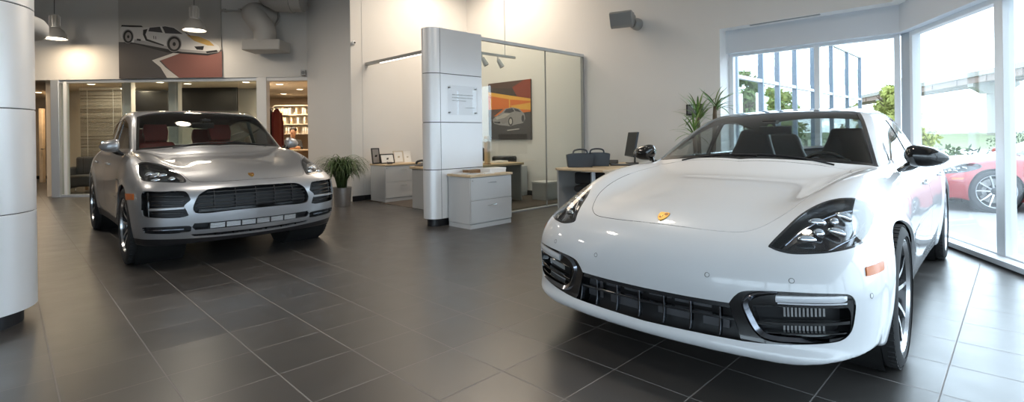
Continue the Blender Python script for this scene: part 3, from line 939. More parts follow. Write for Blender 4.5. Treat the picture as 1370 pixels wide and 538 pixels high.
def pan_front(s, M, car):
    fr = lambda V: (V[:, 0] < .6) & (V[:, 2] < .6)
    # side intakes with their gloss frames
    outer = smooth_poly([(.404,.421),(.432,.462),(.472,.489),(.579,.504),(.710,.513),(.817,.516),(.851,.508),(.865,.476),(.861,.413),(.851,.359),(.832,.328),(.803,.311),(.743,.297),(.644,.280),(.541,.268),(.455,.262)], 5, sharp=(0, 15))
    inner = smooth_poly([(.500,.425),(.62,.440),(.842,.458),(.850,.430),(.847,.367),(.822,.331),(.70,.312),(.555,.297),(.523,.345)], 4, sharp=(0, 2))
    grille = [(0,.421),(.20,.421),(.425,.424),(.475,.263),(.33,.261),(0,.256)]
    I, M = clip(M, cutter('front', outer, fr))
    G, M = clip(M, cutter('frontfull', np.array(grille+[(-a, b) for a, b in grille[-2:0:-1]]), fr))
    for sg in (1, -1):
        P = half(I, sg)
        C, Fm = clip(P, cutter('front', inner, any_all))
        b = Skin(s); sheet(b, Fm, 'black_gloss', -.006); rim(b, Fm, 'black_gloss', -.001, -.05, True)
        rim(b, C, 'black_gloss', -.006, -.07, True); sheet(b, C, 'black_plastic', -.07)
        it = b.make('air_intake', car)
        mb = MB()
        front_bar(mb, s, sg*.520, sg*.846, .352, .392, .004, .014, .05)
        front_bar(mb, s, sg*.535, sg*.835, .312, .345, .010, .008, .04)
        obj('intake_fin', mb, 'black_gloss', it, bevel=.002)
        mb = MB()
        for (y0, z0, z1, sl) in ((.612, .384, .428, .021), (.610, .318, .352, .020)):
            for k in range(11):
                y = y0+k*.0142
                front_post(mb, s, sg*y, z0+sl*k/11, z1+sl*k/11, .048, .0068, .006, 3)
        front_bar(mb, s, sg*.60, sg*.775, .306, .322, .048, .006, .006, 12)
        obj('radiator_fin', mb, 'silver', it)
        mb = MB()
        pts = [(.595,.474),(.70,.484),(.80,.492),(.838,.495)]
        k = smooth_poly(pts, 5, False); x = nose_x(s, k[:, 0]*sg, k[:, 1])
        rings = []
        for i in range(len(k)):
            e = 1 if i < len(k)-5 else max(.15, math.sqrt(max(1-((i-(len(k)-5))/5.)**2, 0)))
            rings.append([(x[i]-.004, sg*k[i, 0], k[i, 1]-.014*e), (x[i]-.010, sg*k[i, 0], k[i, 1]), (x[i]-.004, sg*k[i, 0], k[i, 1]+.014*e), (x[i]+.02, sg*k[i, 0], k[i, 1]+.014*e), (x[i]+.02, sg*k[i, 0], k[i, 1]-.014*e)])
        mb.loft(rings)
        front_bar(mb, s, sg*.60, sg*.838, .454, .474, .001, .006, .02)
        obj('daytime_light', mb, 'light_bar', it, sharp=50)
        # C shaped blade at the inner end
        k = smooth_poly([(.60,.500),(.52,.482),(.470,.440),(.485,.375),(.520,.315),(.570,.292),(.68,.300),(.78,.315)], 6, False)
        x = nose_x(s, k[:, 0]*sg, k[:, 1])
        rings = []
        for i in range(len(k)):
            q = k[min(i+1, len(k)-1)]-k[max(i-1, 0)]; q /= np.linalg.norm(q); nn = np.array([-q[1], q[0]])
            w_ = .018*math.sin(PI*(.06+.88*i/(len(k)-1)))**.6
            a = k[i]+nn*w_; b_ = k[i]-nn*w_
            rings.append([(x[i]+.006, sg*a[0], a[1]), (x[i]-.010, sg*k[i, 0], k[i, 1]), (x[i]+.006, sg*b_[0], b_[1]), (x[i]+.03, sg*b_[0], b_[1]), (x[i]+.03, sg*a[0], a[1])])
        obj('intake_blade', MB().loft(rings), 'dark_chrome', it, sharp=25)
    # centre grille
    b = Skin(s); sheet(b, G, 'black_plastic', -.10); rim(b, G, 'black_gloss', -.001, -.10, True); gr = b.make('grille', car)
    mb = MB(); front_bar(mb, s, -.455, .455, .345, .345, .012, .013, .035, 40); front_bar(mb, s, -.41, .41, .410, .410, .006, .026, .03, 40)
    obj('grille_bar', mb, 'grille_gloss', gr, bevel=.003)
    for y in (-.36, -.225, -.09, .045, .18, .315, .43):
        obj('grille_post', front_post_mb(s, y, .262, .405, .012, .009, .03), 'dark_chrome', gr, bevel=.002)
    mb = MB()
    rr = random.Random(3)
    for (y0, y1, z0, z1) in ((-.30,-.12,.362,.392),(-.10,.02,.368,.385),(.06,.17,.362,.392),(.20,.29,.36,.39),(-.20,-.03,.285,.325),(.08,.26,.275,.318),(-.38,-.26,.28,.32),(.32,.42,.28,.385)):
        front_bar(mb, s, y0, y1, (z0+z1)/2, (z0+z1)/2, .075, z1-z0, .01, 8)
    obj('radiator', mb, 'radiator', gr)
    # lower edge crease of the bumper
    return M

def any_all(V): return np.ones(len(V), bool)
def front_post_mb(s, y, z0, z1, d, w, t, dy=0.):
    mb = MB(); front_post(mb, s, y, z0, z1, d, w, t, dy=dy); return mb

def mac_front(s, M, car):
    fr = lambda V: (V[:, 0] < .7) & (V[:, 2] < .8)
    gp = [(0,.748),(.20,.745),(.35,.742),(.43,.728),(.49,.685),(.520,.625),(.534,.575),(.522,.535),(.48,.520),(.40,.517),(.25,.523),(0,.525)]
    gp = smooth_poly(gp+[(-a, b) for a, b in gp[-2:0:-1]], 5)
    G, M = clip(M, cutter('frontfull', gp, fr))
    b = Skin(s); sheet(b, G, 'black_plastic', -.07); rim(b, G, 'black_plastic', 0, -.07, True); gr = b.make('grille', car)
    for z in (.710, .675, .640, .605, .570):
        w = .50 if z < .68 else (.47 if z < .7 else .42)
        mb = MB(); front_bar(mb, s, -w, w, z, z, .016, .012, .03, 36); obj('grille_bar', mb, 'black_plastic', gr, bevel=.002)
    for y in (-.36, -.18, 0, .18, .36):
        obj('grille_post', front_post_mb(s, y, .545, .735, .018, .008, .03), 'black_plastic', gr)
    mb = MB(); front_bar(mb, s, -.49, .49, .543, .543, .010, .022, .03, 36); obj('grille_bar', mb, 'black_gloss', gr)
    # side intakes
    sp = smooth_poly([(.548,.650),(.575,.718),(.62,.736),(.78,.738),(.862,.742),(.888,.72),(.893,.65),(.893,.55),(.872,.512),(.75,.498),(.63,.494),(.566,.507),(.585,.560),(.600,.600)], 4, sharp=(0, 11))
    I, M = clip(M, cutter('front', sp, lambda V: (V[:, 0] < .42) & (V[:, 2] < .8)))
    for sg in (1, -1):
        P = half(I, sg)
        b = Skin(s); sheet(b, P, 'black_plastic', -.05); rim(b, P, 'black_gloss', 0, -.05, True); it = b.make('air_intake', car)
        mb = MB()
        front_bar(mb, s, sg*.60, sg*.855, .580, .578, -.004, .020, .05, 20)
        mb.mat(1)
        front_post(mb, s, sg*.85, .51, .73, .0, .012, .04)
        for z in (.70, .655, .62, .545): front_bar(mb, s, sg*.60, sg*.85, z-.015, z, .012, .010, .03, 16)
        obj('intake_fin', mb, ['paint_silver', 'black_gloss'], it, bevel=.002)
    # lower middle intake, with bright bars
    lp = [(0,.428),(.30,.428),(.525,.431),(.540,.40),(.522,.368),(.3,.364),(0,.362)]
    Lq, M = clip(M, cutter('frontfull', np.array(lp+[(-a, b) for a, b in lp[-2:0:-1]]), fr))
    b = Skin(s); sheet(b, Lq, 'black_plastic', -.05); rim(b, Lq, 'black_plastic', 0, -.05, True); lo = b.make('lower_grille', car)
    for k in range(6):
        y0 = -.40+k*.134
        mb = MB()
        for z in (.376, .388, .400, .412): front_bar(mb, s, y0+.006, y0+.126, z, z, .010, .0075, .02, 8)
        obj('grille_bar', mb, 'silver', lo)
    for k in range(7): obj('grille_post', front_post_mb(s, -.40+k*.134, .366, .427, .004, .009, .03), 'black_plastic', lo)
    # slit in the lip
    lp = [(0,.320),(.50,.326),(.552,.330),(.52,.308),(.3,.296),(0,.296)]
    Lq, M = clip(M, cutter('frontfull', np.array(lp+[(-a, b) for a, b in lp[-2:0:-1]]), fr))
    sl = recess('lip_intake', s, Lq, car, 'black_plastic', .05)
    for y in (-.4, -.25, -.1, .05, .2, .35): obj('grille_post', front_post_mb(s, y, .297, .322, .004, .012, .03), 'black_gloss', sl)
    # fog slits
    fp = smooth_poly([(.545,.400),(.565,.412),(.655,.417),(.82,.420),(.884,.416),(.885,.39),(.866,.364),(.70,.350),(.55,.352)], 4, sharp=(0, 8))
    Fq, M = clip(M, cutter('front', fp, fr))
    for sg in (1, -1):
        P = half(Fq, sg)
        o = recess('fog_slot', s, P, car, 'black_plastic', .035)
        mb = MB(); front_bar(mb, s, sg*.60, sg*.86, .383, .389, .012, .008, .02, 16)
        obj('fog_lamp', mb, 'dark_chrome', o)
    return M
# ---------------------------------------------------------------- the three cars, each traced from its own outlines
PAN_LAMP = [(.159,.539,.680),(.184,.550,.700),(.279,.583,.754),(.399,.616,.805),(.499,.661,.843),(.578,.709,.865),(.664,.758,.870),(.746,.802,.859),(.777,.836,.831),(.752,.861,.794),(.677,.871,.760),(.544,.871,.720),(.415,.858,.696),(.320,.829,.684),(.242,.773,.673),(.198,.713,.665),(.165,.642,.660),(.155,.583,.667)]
SEDAN = dict(
    shape=panamera_shape(), paint='paint_white', axles=(.93, 3.88), R=.358, arch=.382, rim=.282, ww=.27, track=(.957, .968), spokes=(5, 1.0, .0115), wheel_mats=('rim_dark', 'rim_silver'),
    ws=[(1.36,-.1),(1.36,0),(1.415,.3),(1.50,.55),(1.61,.765),(1.9,.685),(2.2,.605),(2.40,.545),(2.46,.35),(2.48,0),(2.48,-.1)], ws_sharp=(0,1,4,7,9,10),
    rw=[(3.55,-.1),(3.55,0),(3.57,.36),(3.64,.50),(4.0,.53),(4.42,.52),(4.50,.42),(4.55,0),(4.55,-.1)], rw_sharp=(0,1,7,8),
    dlo=[(1.74,.985),(2.05,1.135),(2.4,1.255),(2.8,1.315),(3.2,1.312),(3.6,1.25),(3.95,1.145),(4.2,1.04),(4.08,1.0),(3.0,.985)], dlo_sharp=(0,7,8), bpillar=2.78,
    lamp=PAN_LAMP, lamp_n=(-.6,.45,.62), lamp_sharp=(0,),
    pods=[(.40,.690,.797,.35,.040,.017,0),(.54,.780,.808,.35,.042,.017,0),(.27,.675,.730,.30,.042,.017,0),(.40,.778,.758,.30,.042,.018,0),(.33,.715,.765,.3,.026,.022,0),(.46,.75,.79,.3,.022,.02,0)],
    lamp_bars=[[(.20,.60,.70),(.30,.64,.745),(.42,.70,.795),(.56,.77,.825),(.68,.82,.825)],[(.24,.76,.685),(.33,.80,.71),(.47,.845,.735),(.63,.855,.775)]],
    front=[pan_front],
    panels=[('hood','plan',smooth_poly([(.159,-.1),(.159,0),(.165,.2),(.18,.33),(.20,.41),(.24,.465),(.31,.51),(.48,.57),(.77,.61),(1.1,.63),(1.47,.645),(1.44,.52),(1.385,.3),(1.335,0),(1.335,-.1)],4,sharp=(0,1,10,13,14)),lambda V:(V[:,0]<1.6)&(V[:,2]>.55),(0,)),
            ('front_door','side',smooth_poly([(1.72,.945),(1.62,.80),(1.585,.5),(1.61,.30),(2.72,.27),(2.755,.6),(2.775,.945)],4,sharp=(0,3,4,6)),lambda V:(np.abs(V[:,1])>.5)&(V[:,2]<1.0),(1,-1)),
            ('rear_door','side',smooth_poly([(2.785,.945),(2.765,.6),(2.735,.27),(3.38,.28),(3.48,.50),(3.66,.70),(3.95,.80),(4.02,.945)],4,sharp=(0,2,3,7)),lambda V:(np.abs(V[:,1])>.5)&(V[:,2]<1.0),(1,-1))],
    belt=.965, tail_in=4.6, seat_x=2.62, seat_z=.44, seat_h=.82, seat_style='sport', leather='leather_black', mirror_x=2.18,
    mirror=(1.80,.875,1.095,.968,1.122), mirror_mat='black_gloss', mirror_loop=[(1.75,.850,.945),(1.88,.858,.945)],
    emblem=(.215,0), crest=.033, marker=[(.315,.613),(.49,.616),(.455,.583),(.295,.578)], handles=(2.55,3.55), handle_z=.815,
    tail_z=.83, wipers=[((1.47,-.55),(1.405,.05)),((1.43,.45),(1.41,-.10))], sensors=[(.31,.537),(.65,.556),(.909,.498)])
SUV = dict(
    shape=macan_shape(), paint='paint_silver', side_glass='dark_glass', axles=(.875, 3.68), R=.373, arch=.40, rim=.258, ww=.265, track=(.955, .965), spokes=(5, 1.0, .014), wheel_mats=('rim_dark', 'rim_silver'),
    ws=[(1.29,-.1),(1.29,0),(1.335,.3),(1.41,.55),(1.515,.762),(1.8,.72),(2.14,.665),(2.21,.45),(2.24,0),(2.24,-.1)], ws_sharp=(0,1,4,6,8,9),
    rw=[(3.95,-.1),(3.95,0),(3.97,.42),(4.02,.52),(4.28,.56),(4.42,.50),(4.46,0),(4.46,-.1)], rw_sharp=(0,1,6,7),
    dlo=[(1.66,1.115),(2.0,1.30),(2.3,1.415),(2.7,1.475),(3.2,1.462),(3.7,1.375),(4.02,1.26),(4.14,1.17),(3.95,1.135),(2.5,1.115)], dlo_sharp=(0,7,8), bpillar=2.68,
    lamp=[(.865,.847,.960),(.836,.805,.991),(.685,.735,.982),(.541,.655,.951),(.386,.597,.904),(.248,.565,.849),(.183,.560,.812),(.185,.601,.806),(.246,.722,.815),(.338,.817,.823),(.455,.862,.835),(.682,.868,.893)], lamp_n=(-.55,.5,.67), lamp_sharp=(6,),
    pods=[(.54,.805,.895,.3,.045,.020,0),(.46,.765,.885,.3,.05,.036,0),(.40,.72,.90,.3,.045,.018,0),(.36,.785,.848,.25,.045,.018,0),(.30,.655,.86,.3,.032,.026,0)],
    lamp_bars=[[(.25,.60,.845),(.40,.66,.895),(.60,.76,.94),(.75,.82,.95)]],
    front=[mac_front],
    panels=[('hood','plan',smooth_poly([(.097,-.1),(.097,0),(.112,.26),(.16,.48),(.20,.535),(.36,.583),(.54,.645),(.70,.725),(.90,.80),(1.15,.81),(1.50,.805),(1.455,.73),(1.365,.5),(1.30,.3),(1.255,0),(1.255,-.1)],4,sharp=(0,1,10,14,15)),lambda V:(V[:,0]<1.6)&(V[:,2]>.72),(0,)),
            ('front_door','side',smooth_poly([(1.62,1.07),(1.52,.9),(1.49,.6),(1.52,.37),(2.60,.36),(2.65,.7),(2.67,1.07)],4,sharp=(0,3,4,6)),lambda V:(np.abs(V[:,1])>.5)&(V[:,2]<1.1),(1,-1)),
            ('rear_door','side',smooth_poly([(2.68,1.07),(2.66,.7),(2.615,.36),(3.16,.36),(3.27,.55),(3.45,.76),(3.70,.88),(3.80,1.07)],4,sharp=(0,2,3,7)),lambda V:(np.abs(V[:,1])>.5)&(V[:,2]<1.1),(1,-1))],
    lower=lambda x, y: np.where(x < .7, .274+.03*np.minimum(y/.8, 1)**2, np.where(x > 1.2, .335, .304)),
    belt=1.09, tail_in=4.45, seat_x=2.55, seat_z=.60, seat_h=.84, seat_style='suv', leather='leather_red', mirror_x=2.02,
    mirror=(1.66,.885,1.06,1.075,1.235), mirror_mat='paint_silver', mirror_loop=[(1.64,.85,1.05),(1.76,.86,1.05)],
    emblem=(.165,0), crest=.031, marker=[(.635,.705),(.41,.715),(.385,.662),(.595,.648)], handles=(2.45,3.4), handle_z=.93,
    tail_z=.95, wipers=[((1.40,-.55),(1.33,.05)),((1.36,.45),(1.335,-.10))], sensors=[])
# ---------------------------------------------------------------- the place: world axes, X right, Y away from the camera
A2 = np.array([.70711, -.70711]); B2 = np.array([.70711, .70711])
def ab(o, a, b, z=0.):
    p = np.array(o[:2])+A2*a+B2*b; return (float(p[0]), float(p[1]), z)
RZA = -PI/4                                # local x along A (towards the right, nearer), local y along B (right, farther)
def V3(p, z): return (float(p[0]), float(p[1]), z)
def wall(name, p, q, z0, z1, t, mat, side=1, label=None):
    """upright slab from p to q, thickness t to the left (side=1) or right of the direction"""
    p = np.array(p, float); q = np.array(q, float); d = q-p; n = np.array([-d[1], d[0]])/np.linalg.norm(d)*t*side
    mb = MB().prism([(0, 0), (1, 0), (1, 1), (0, 1)], V3(p, z0), V3(d, 0), V3(n, 0), (0, 0, z1-z0))
    return struct(obj(name, mb, mat))
def slab(name, pts, z0, z1, mat):
    mb = MB().prism([tuple(p) for p in pts], (0, 0, z0), (1, 0, 0), (0, 1, 0), (0, 0, z1-z0)); return struct(obj(name, mb, mat))

# --- materials of the place
pbr('wall_white', (.80, .79, .775), .75, noise=.012, nscale=1.5, bump=.05, bscale=90)
pbr('wall_grey', (.69, .675, .65), .8, noise=.02, nscale=1.2, bump=.05, bscale=90)
pbr('wall_warm', (.62, .50, .37), .8, noise=.03, nscale=1.5)
pbr('wall_daylight_tint', (.70, .73, .77), .7, noise=.01, nscale=1.5)  # blue of the daylight over the windows, put into the wall colour
pbr('ceiling_white', (.75, .75, .74), .85)
pbr('ceiling_tile', (.62, .55, .45), .9, noise=.05, nscale=9)
pbr('alu', (.66, .70, .75), .35, .6)
pbr('post_blue', (.17, .21, .26), .4, .2)
pbr('alu_white', (.78, .80, .82), .4)
pbr('alu_blue', (.46, .52, .58), .4, .2)
pbr('frame_grey', (.36, .37, .37), .4, .5)
pbr('column_metal', (.85, .86, .88), .36, .30, noise=.01, nscale=2, rvar=.03)
pbr('black_base', (.012, .013, .016), .4)
pbr('cab_grey', (.60, .61, .62), .5)
pbr('panel_grey', (.40, .40, .395), .5)  # darker grey of the desk panels and the chest body
pbr('wood_top', (.66, .50, .32), .4, noise=.12, nscale=6)
pbr('wood_dark', (.28, .17, .09), .45, noise=.2, nscale=8)
pbr('paper', (.85, .85, .84), .6)
pbr('paper_grey', (.45, .46, .48), .5)
pbr('paper_tan', (.62, .56, .47), .6)
pbr('screen_black', (.008, .008, .009), .4, spec=.2)
pbr('plastic_black', (.016, .017, .02), .4)
pbr('plastic_blue', (.035, .045, .06), .35)
pbr('plastic_grey', (.18, .19, .20), .5)
pbr('fabric_black', (.02, .02, .022), .85, bump=.3, bscale=300)
pbr('fabric_red', (.13, .016, .018), .85)
pbr('zinc', (.52, .52, .53), .33, .9, noise=.05, nscale=8)
pbr('lamp_alu', (.66, .64, .61), .3, .55)
pbr('duct', (.50, .485, .46), .65, .3)
pbr('carpet', (.085, .072, .062), .95, noise=.25, nscale=60)
pbr('leaf', (.07, .14, .035), .5, noise=.35, nscale=12)
pbr('leaf_dark', (.055, .10, .03), .5, noise=.4, nscale=12)
pbr('leaf_yucca', (.14, .25, .06), .5, noise=.3, nscale=12)
pbr('bark', (.12, .085, .055), .85, noise=.3, nscale=18)
pbr('soil', (.03, .022, .016), .95)
pbr('blind_a', (.23, .225, .21), .6)
pbr('blind_b', (.15, .14, .125), .6)
pbr('blind_c', (.30, .295, .28), .6)
pbr('foliage', (.36, .38, .10), .8, noise=.35, nscale=2.5)
pbr('foliage_b', (.18, .26, .09), .8, noise=.35, nscale=2.5)
pbr('hedge_leaf', (.06, .09, .05), .8, noise=.4, nscale=4)
pbr('pavement', (.30, .30, .30), .8, noise=.05, nscale=.7)
pbr('grass', (.19, .22, .12), .95, noise=.12, nscale=.3)
pbr('concrete', (.34, .32, .30), .9, noise=.06, nscale=.3)
pbr('girder', (.26, .18, .15), .8, noise=.1, nscale=.3)
pbr('skin', (.50, .30, .21), .55)
pbr('hair', (.02, .016, .013), .6)
pbr('shirt', (.02, .021, .025), .85)
emis('lamp_glow', (1., .86, .66), 14.)
emis('down_glow', (1., .84, .62), 9.)
emis('strip_glow', (1., .93, .82), 3.)
thin_glass('pane', (.965, .975, .975), 1.)
thin_glass('pane_office', (.90, .93, .91), 1.)
thin_glass('acrylic', (1., 1., 1.), .4)

def floor_tiles():
    m, nt, out = _new('floor_tile'); N = nt.nodes; Lk = nt.links.new
    b = N.new('ShaderNodeBsdfPrincipled'); Lk(b.outputs[0], out.inputs[0])
    g = N.new('ShaderNodeNewGeometry'); sp = N.new('ShaderNodeSeparateXYZ'); Lk(g.outputs['Position'], sp.inputs[0])
    def M(op, a, c=None, d=None):
        n = N.new('ShaderNodeMath'); n.operation = op
        for i, q in enumerate((a, c, d)):
            if q is None: continue
            if isinstance(q, (int, float)): n.inputs[i].default_value = q
            else: Lk(q, n.inputs[i])
        return n.outputs[0]
    u = M('MULTIPLY', M('SUBTRACT', M('MULTIPLY', M('ADD', sp.outputs[0], sp.outputs[1]), .70711), .582), 1/.4044)
    v = M('MULTIPLY', M('SUBTRACT', M('MULTIPLY', M('SUBTRACT', sp.outputs[1], sp.outputs[0]), .70711), .273), 1/.4030)
    lines = []
    for q in (u, v):
        f = M('FRACT', q); e = M('SUBTRACT', .5, M('ABSOLUTE', M('SUBTRACT', f, .5)))
        lines.append(e)
    e = M('MINIMUM', lines[0], lines[1])
    mr = N.new('ShaderNodeMapRange'); mr.inputs[1].default_value = .0055; mr.inputs[2].default_value = .0095; mr.inputs[3].default_value = 1.; mr.inputs[4].default_value = 0.
    Lk(e, mr.inputs[0])
    cb = N.new('ShaderNodeCombineXYZ'); Lk(M('FLOOR', u), cb.inputs[0]); Lk(M('FLOOR', v), cb.inputs[1])
    wn = N.new('ShaderNodeTexWhiteNoise'); wn.noise_dimensions = '3D'; Lk(cb.outputs[0], wn.inputs['Vector'])
    ns = N.new('ShaderNodeTexNoise'); ns.inputs['Scale'].default_value = 5.; ns.inputs['Detail'].default_value = 6
    Lk(g.outputs['Position'], ns.inputs['Vector'])
    val = M('ADD', M('MULTIPLY_ADD', wn.outputs['Value'], .22, .80), M('MULTIPLY', M('SUBTRACT', ns.outputs[0], .5), .35))
    sc = N.new('ShaderNodeVectorMath'); sc.operation = 'SCALE'; sc.inputs[0].default_value = (.064, .058, .054); Lk(val, sc.inputs['Scale'])
    mx = N.new('ShaderNodeMix'); mx.data_type = 'RGBA'
    Lk(mr.outputs[0], mx.inputs[0]); Lk(sc.outputs[0], mx.inputs[6]); mx.inputs[7].default_value = (.22, .20, .19, 1)
    Lk(mx.outputs[2], b.inputs['Base Color'])
    r = M('ADD', M('MULTIPLY_ADD', ns.outputs[0], .14, .26), M('MULTIPLY', mr.outputs[0], .4)); Lk(r, b.inputs['Roughness'])
    b.inputs['Specular IOR Level'].default_value = 1.
    bp = N.new('ShaderNodeBump'); bp.inputs['Strength'].default_value = .5; bp.inputs['Distance'].default_value = .002; bp.invert = True
    Lk(mr.outputs[0], bp.inputs['Height']); Lk(bp.outputs[0], b.inputs['Normal'])
floor_tiles()

# --- key points
W1a = np.array([-1.0, 11.63]); W1b = np.array([3.09, 7.54])          # long white wall, direction A
BAYc = W1b+B2*.37                                                    # window line starts here
CORN = np.array([4.90, 6.25])                                        # corner post of the glazing
GD = np.array([-.271, -.963]); GD /= np.linalg.norm(GD)              # right glazing direction, towards the viewer
GN = np.array([GD[1], -GD[0]])                                       # its normal, into the room
OFF = np.array([-2.86, 9.79])                                        # office back-left wall start
PK = np.array([-3.03, 9.63]); PL = np.array([-4.40, 11.0])           # pier corner and its left end
RB = CORN+GD*10.7                                                    # right glazing ends behind the camera
HALL = 4.6
room = [tuple(CORN+(.05, .12)), tuple(RB), (-16.4, RB[1]), (-16.4, 18.), (-1.1, 18.), tuple(W1a+(0, .2)), tuple(W1b+(.1, .1)), tuple(BAYc+(.1, .15))]
fl = slab('floor', [tuple(CORN+(.12, .02)), tuple(RB), (-16.4, RB[1]), (-16.4, 18.), (-1.1, 18.), tuple(W1a+(0, .2)), tuple(BAYc+(.12, .12))], -.12, 0., 'floor_tile')
slab('ceiling', room, HALL, HALL+.15, 'ceiling_white')

# --- long white wall with the bay on its right
wall('wall_right', W1a, W1b, 0, HALL, .16, 'wall_white', 1)
wall('wall_bay_jamb', W1b+B2*.16, BAYc, 0, 2.74, .12, 'wall_white', 1)
hc = np.array([4.56, 6.07])
def gl(t, off): return CORN+GD*t+GN*off                              # point on the right glazing, off into the room
def meet(p, d, q, e):
    m = np.array([[d[0], -e[0]], [d[1], -e[1]]]); s_ = np.linalg.solve(m, np.array(q)-np.array(p)); return np.array(p)+np.array(d)*s_[0]
def line_corner(oA, oG): return meet(W1b+B2*oA, A2, gl(0, oG), GD)
c0 = line_corner(0., .30); c1 = line_corner(.22, .15); c2 = line_corner(.37, 0.); c3 = line_corner(.52, -.15)
slab('wall_header', [tuple(W1b), tuple(c0), tuple(gl(10.7, .30)), tuple(gl(10.7, -.15)), tuple(c3), tuple(W1b+B2*.52)], 2.74, HALL, 'wall_white')
slab('wall_over_window', [tuple(W1b+B2*.22), tuple(c1), tuple(gl(10.7, .15)), tuple(gl(10.7, -.15)), tuple(c3), tuple(W1b+B2*.52)], 2.40, 2.74, 'wall_daylight_tint')
# slot diffuser in the soffit edge
o = obj('linear_diffuser', MB().bar(V3(W1b+A2*.42+B2*.05, 2.735), V3(W1b+A2*1.30+B2*.05, 2.735), .035, .012), 'frame_grey')
struct(o); o.name = 'trim_1'

def window_run(name, p, q, z0, z1, stops, fw, mats, glass='pane', depth=.09, sill=.0):
    """glazing from p to q: frame, mullions at the given fractions, one pane per bay"""
    p = np.array(p, float); q = np.array(q, float); d = q-p; L = np.linalg.norm(d); d = d/L; n = np.array([-d[1], d[0]])
    mb = MB()
    def post(s, w): mb.bar(V3(p+d*s, z0), V3(p+d*s, z1), w, depth, V3(n, 0)) if False else mb.box(V3(p+d*s, (z0+z1)/2), (w, depth, z1-z0), np.array([[d[0], n[0], 0], [d[1], n[1], 0], [0, 0, 1]]))
    for s, w in stops: post(s, w)
    Rm = np.array([[d[0], n[0], 0], [d[1], n[1], 0], [0, 0, 1]])
    mb.box(V3(p+d*L/2, z1-fw/2), (L, depth*.98, fw), Rm); mb.box(V3(p+d*L/2, z0+fw/2), (L, depth*.98, fw), Rm)
    if sill: mb.box(V3(p+d*L/2+n*(-sill/2), z0+.02), (L, sill, .05), Rm)
    fr = struct(obj(name, mb, mats, bevel=.004))
    ss = sorted(s for s, w in stops)
    for a, b_ in zip(ss[:-1], ss[1:]):
        if b_-a < .2: continue
        obj('pane', MB().box(V3(p+d*(a+b_)/2, (z0+z1)/2), (b_-a-.02, .006, z1-z0-.02), Rm), glass, fr)
    return fr
wp, wq = BAYc, CORN-A2*.10+np.array([0, 0.])
wl = np.linalg.norm(wq-wp)
def s_on(px):                                                        # where the window line meets a viewing direction
    r = (px-685)/682.; p, d = BAYc, A2
    return float((r*p[1]-p[0])/(d[0]-r*d[1]))
window_run('window_1', BAYc, BAYc+A2*wl, .02, 2.41, [(.03, .06), (s_on(1095), .065), (wl-.03, .06)], .05, 'alu_white')
# corner post
cp = MB().box((0, 0, 1.21), (.135, .135, 2.38)); cp.xf(lambda p: np.array([CORN[0]+p[0]*math.cos(.27)-p[1]*math.sin(.27), CORN[1]+p[0]*math.sin(.27)+p[1]*math.cos(.27), p[2]]))
o = struct(obj('trim_2', cp, 'alu_blue', bevel=.006))
window_run('window_2', gl(.08, 0), gl(10.7, 0), .02, 2.41, [(.03, .07), (1.66, .12), (3.4, .12), (5.1, .12), (6.9, .12), (8.7, .12), (10.58, .07)], .06, 'alu_white', sill=.16)

# --- the walls nobody sees, behind the viewer
wall('wall_behind', (RB[0], RB[1]), (-16.4, RB[1]), 2.8, HALL, .15, 'wall_white', 1)
wall('wall_behind_left', (-7.0, RB[1]), (-16.4, RB[1]), 0, 2.8, .15, 'wall_white', 1)
window_run('window_3', (RB[0], RB[1]), (-7.0, RB[1]), .02, 2.8, [(.05, .1)]+[(i*1.75, .1) for i in range(1, 6)]+[(RB[0]+6.95, .1)], .08, 'alu_white')
wall('wall_left', (-16.4, RB[1]), (-16.4, 18.), 0, HALL, .15, 'wall_white', 1)

# --- office behind the glass partition
wall('wall_office', OFF, W1a, 0, HALL, .14, 'wall_white', 1)
pier = [tuple(PK), tuple(PK+B2*.262), tuple(PK+B2*.262-A2*.30), tuple(PL-A2*0+B2*.262), tuple(PL)]
slab('wall_pier', pier, 0, HALL, 'wall_white')
wall('wall_back_return', PL+np.array([.02, .16]), (PL[0]+.02, 18.), 0, HALL, .12, 'wall_warm', -1)
wall('baseboard_pier', PK-B2*0+A2*.012, PK+B2*.265+A2*.012, 0, .10, .012, 'black_base', 1)
wall('baseboard_office', W1a+A2*.1-B2*.014, W1a+A2*3.1-B2*.014, 0, .10, .014, 'black_base', 1)
wall('baseboard_office_side', OFF+A2*.014+B2*.02, OFF+A2*.014+B2*2.4, 0, .10, .014, 'black_base', 1)
sl = MB().prism([tuple(OFF+A2*.02), tuple(W1a-B2*.02+A2*.02), tuple(W1a+A2*3.08-B2*.02), tuple(W1a+A2*3.08-B2*2.62), ], (0, 0, 0), (1, 0, 0), (0, 1, 0), (0, 0, .006))
o = obj('carpet', sl, 'carpet'); tag(o, 'dark brown carpet on the floor of the glass office', 'carpet')

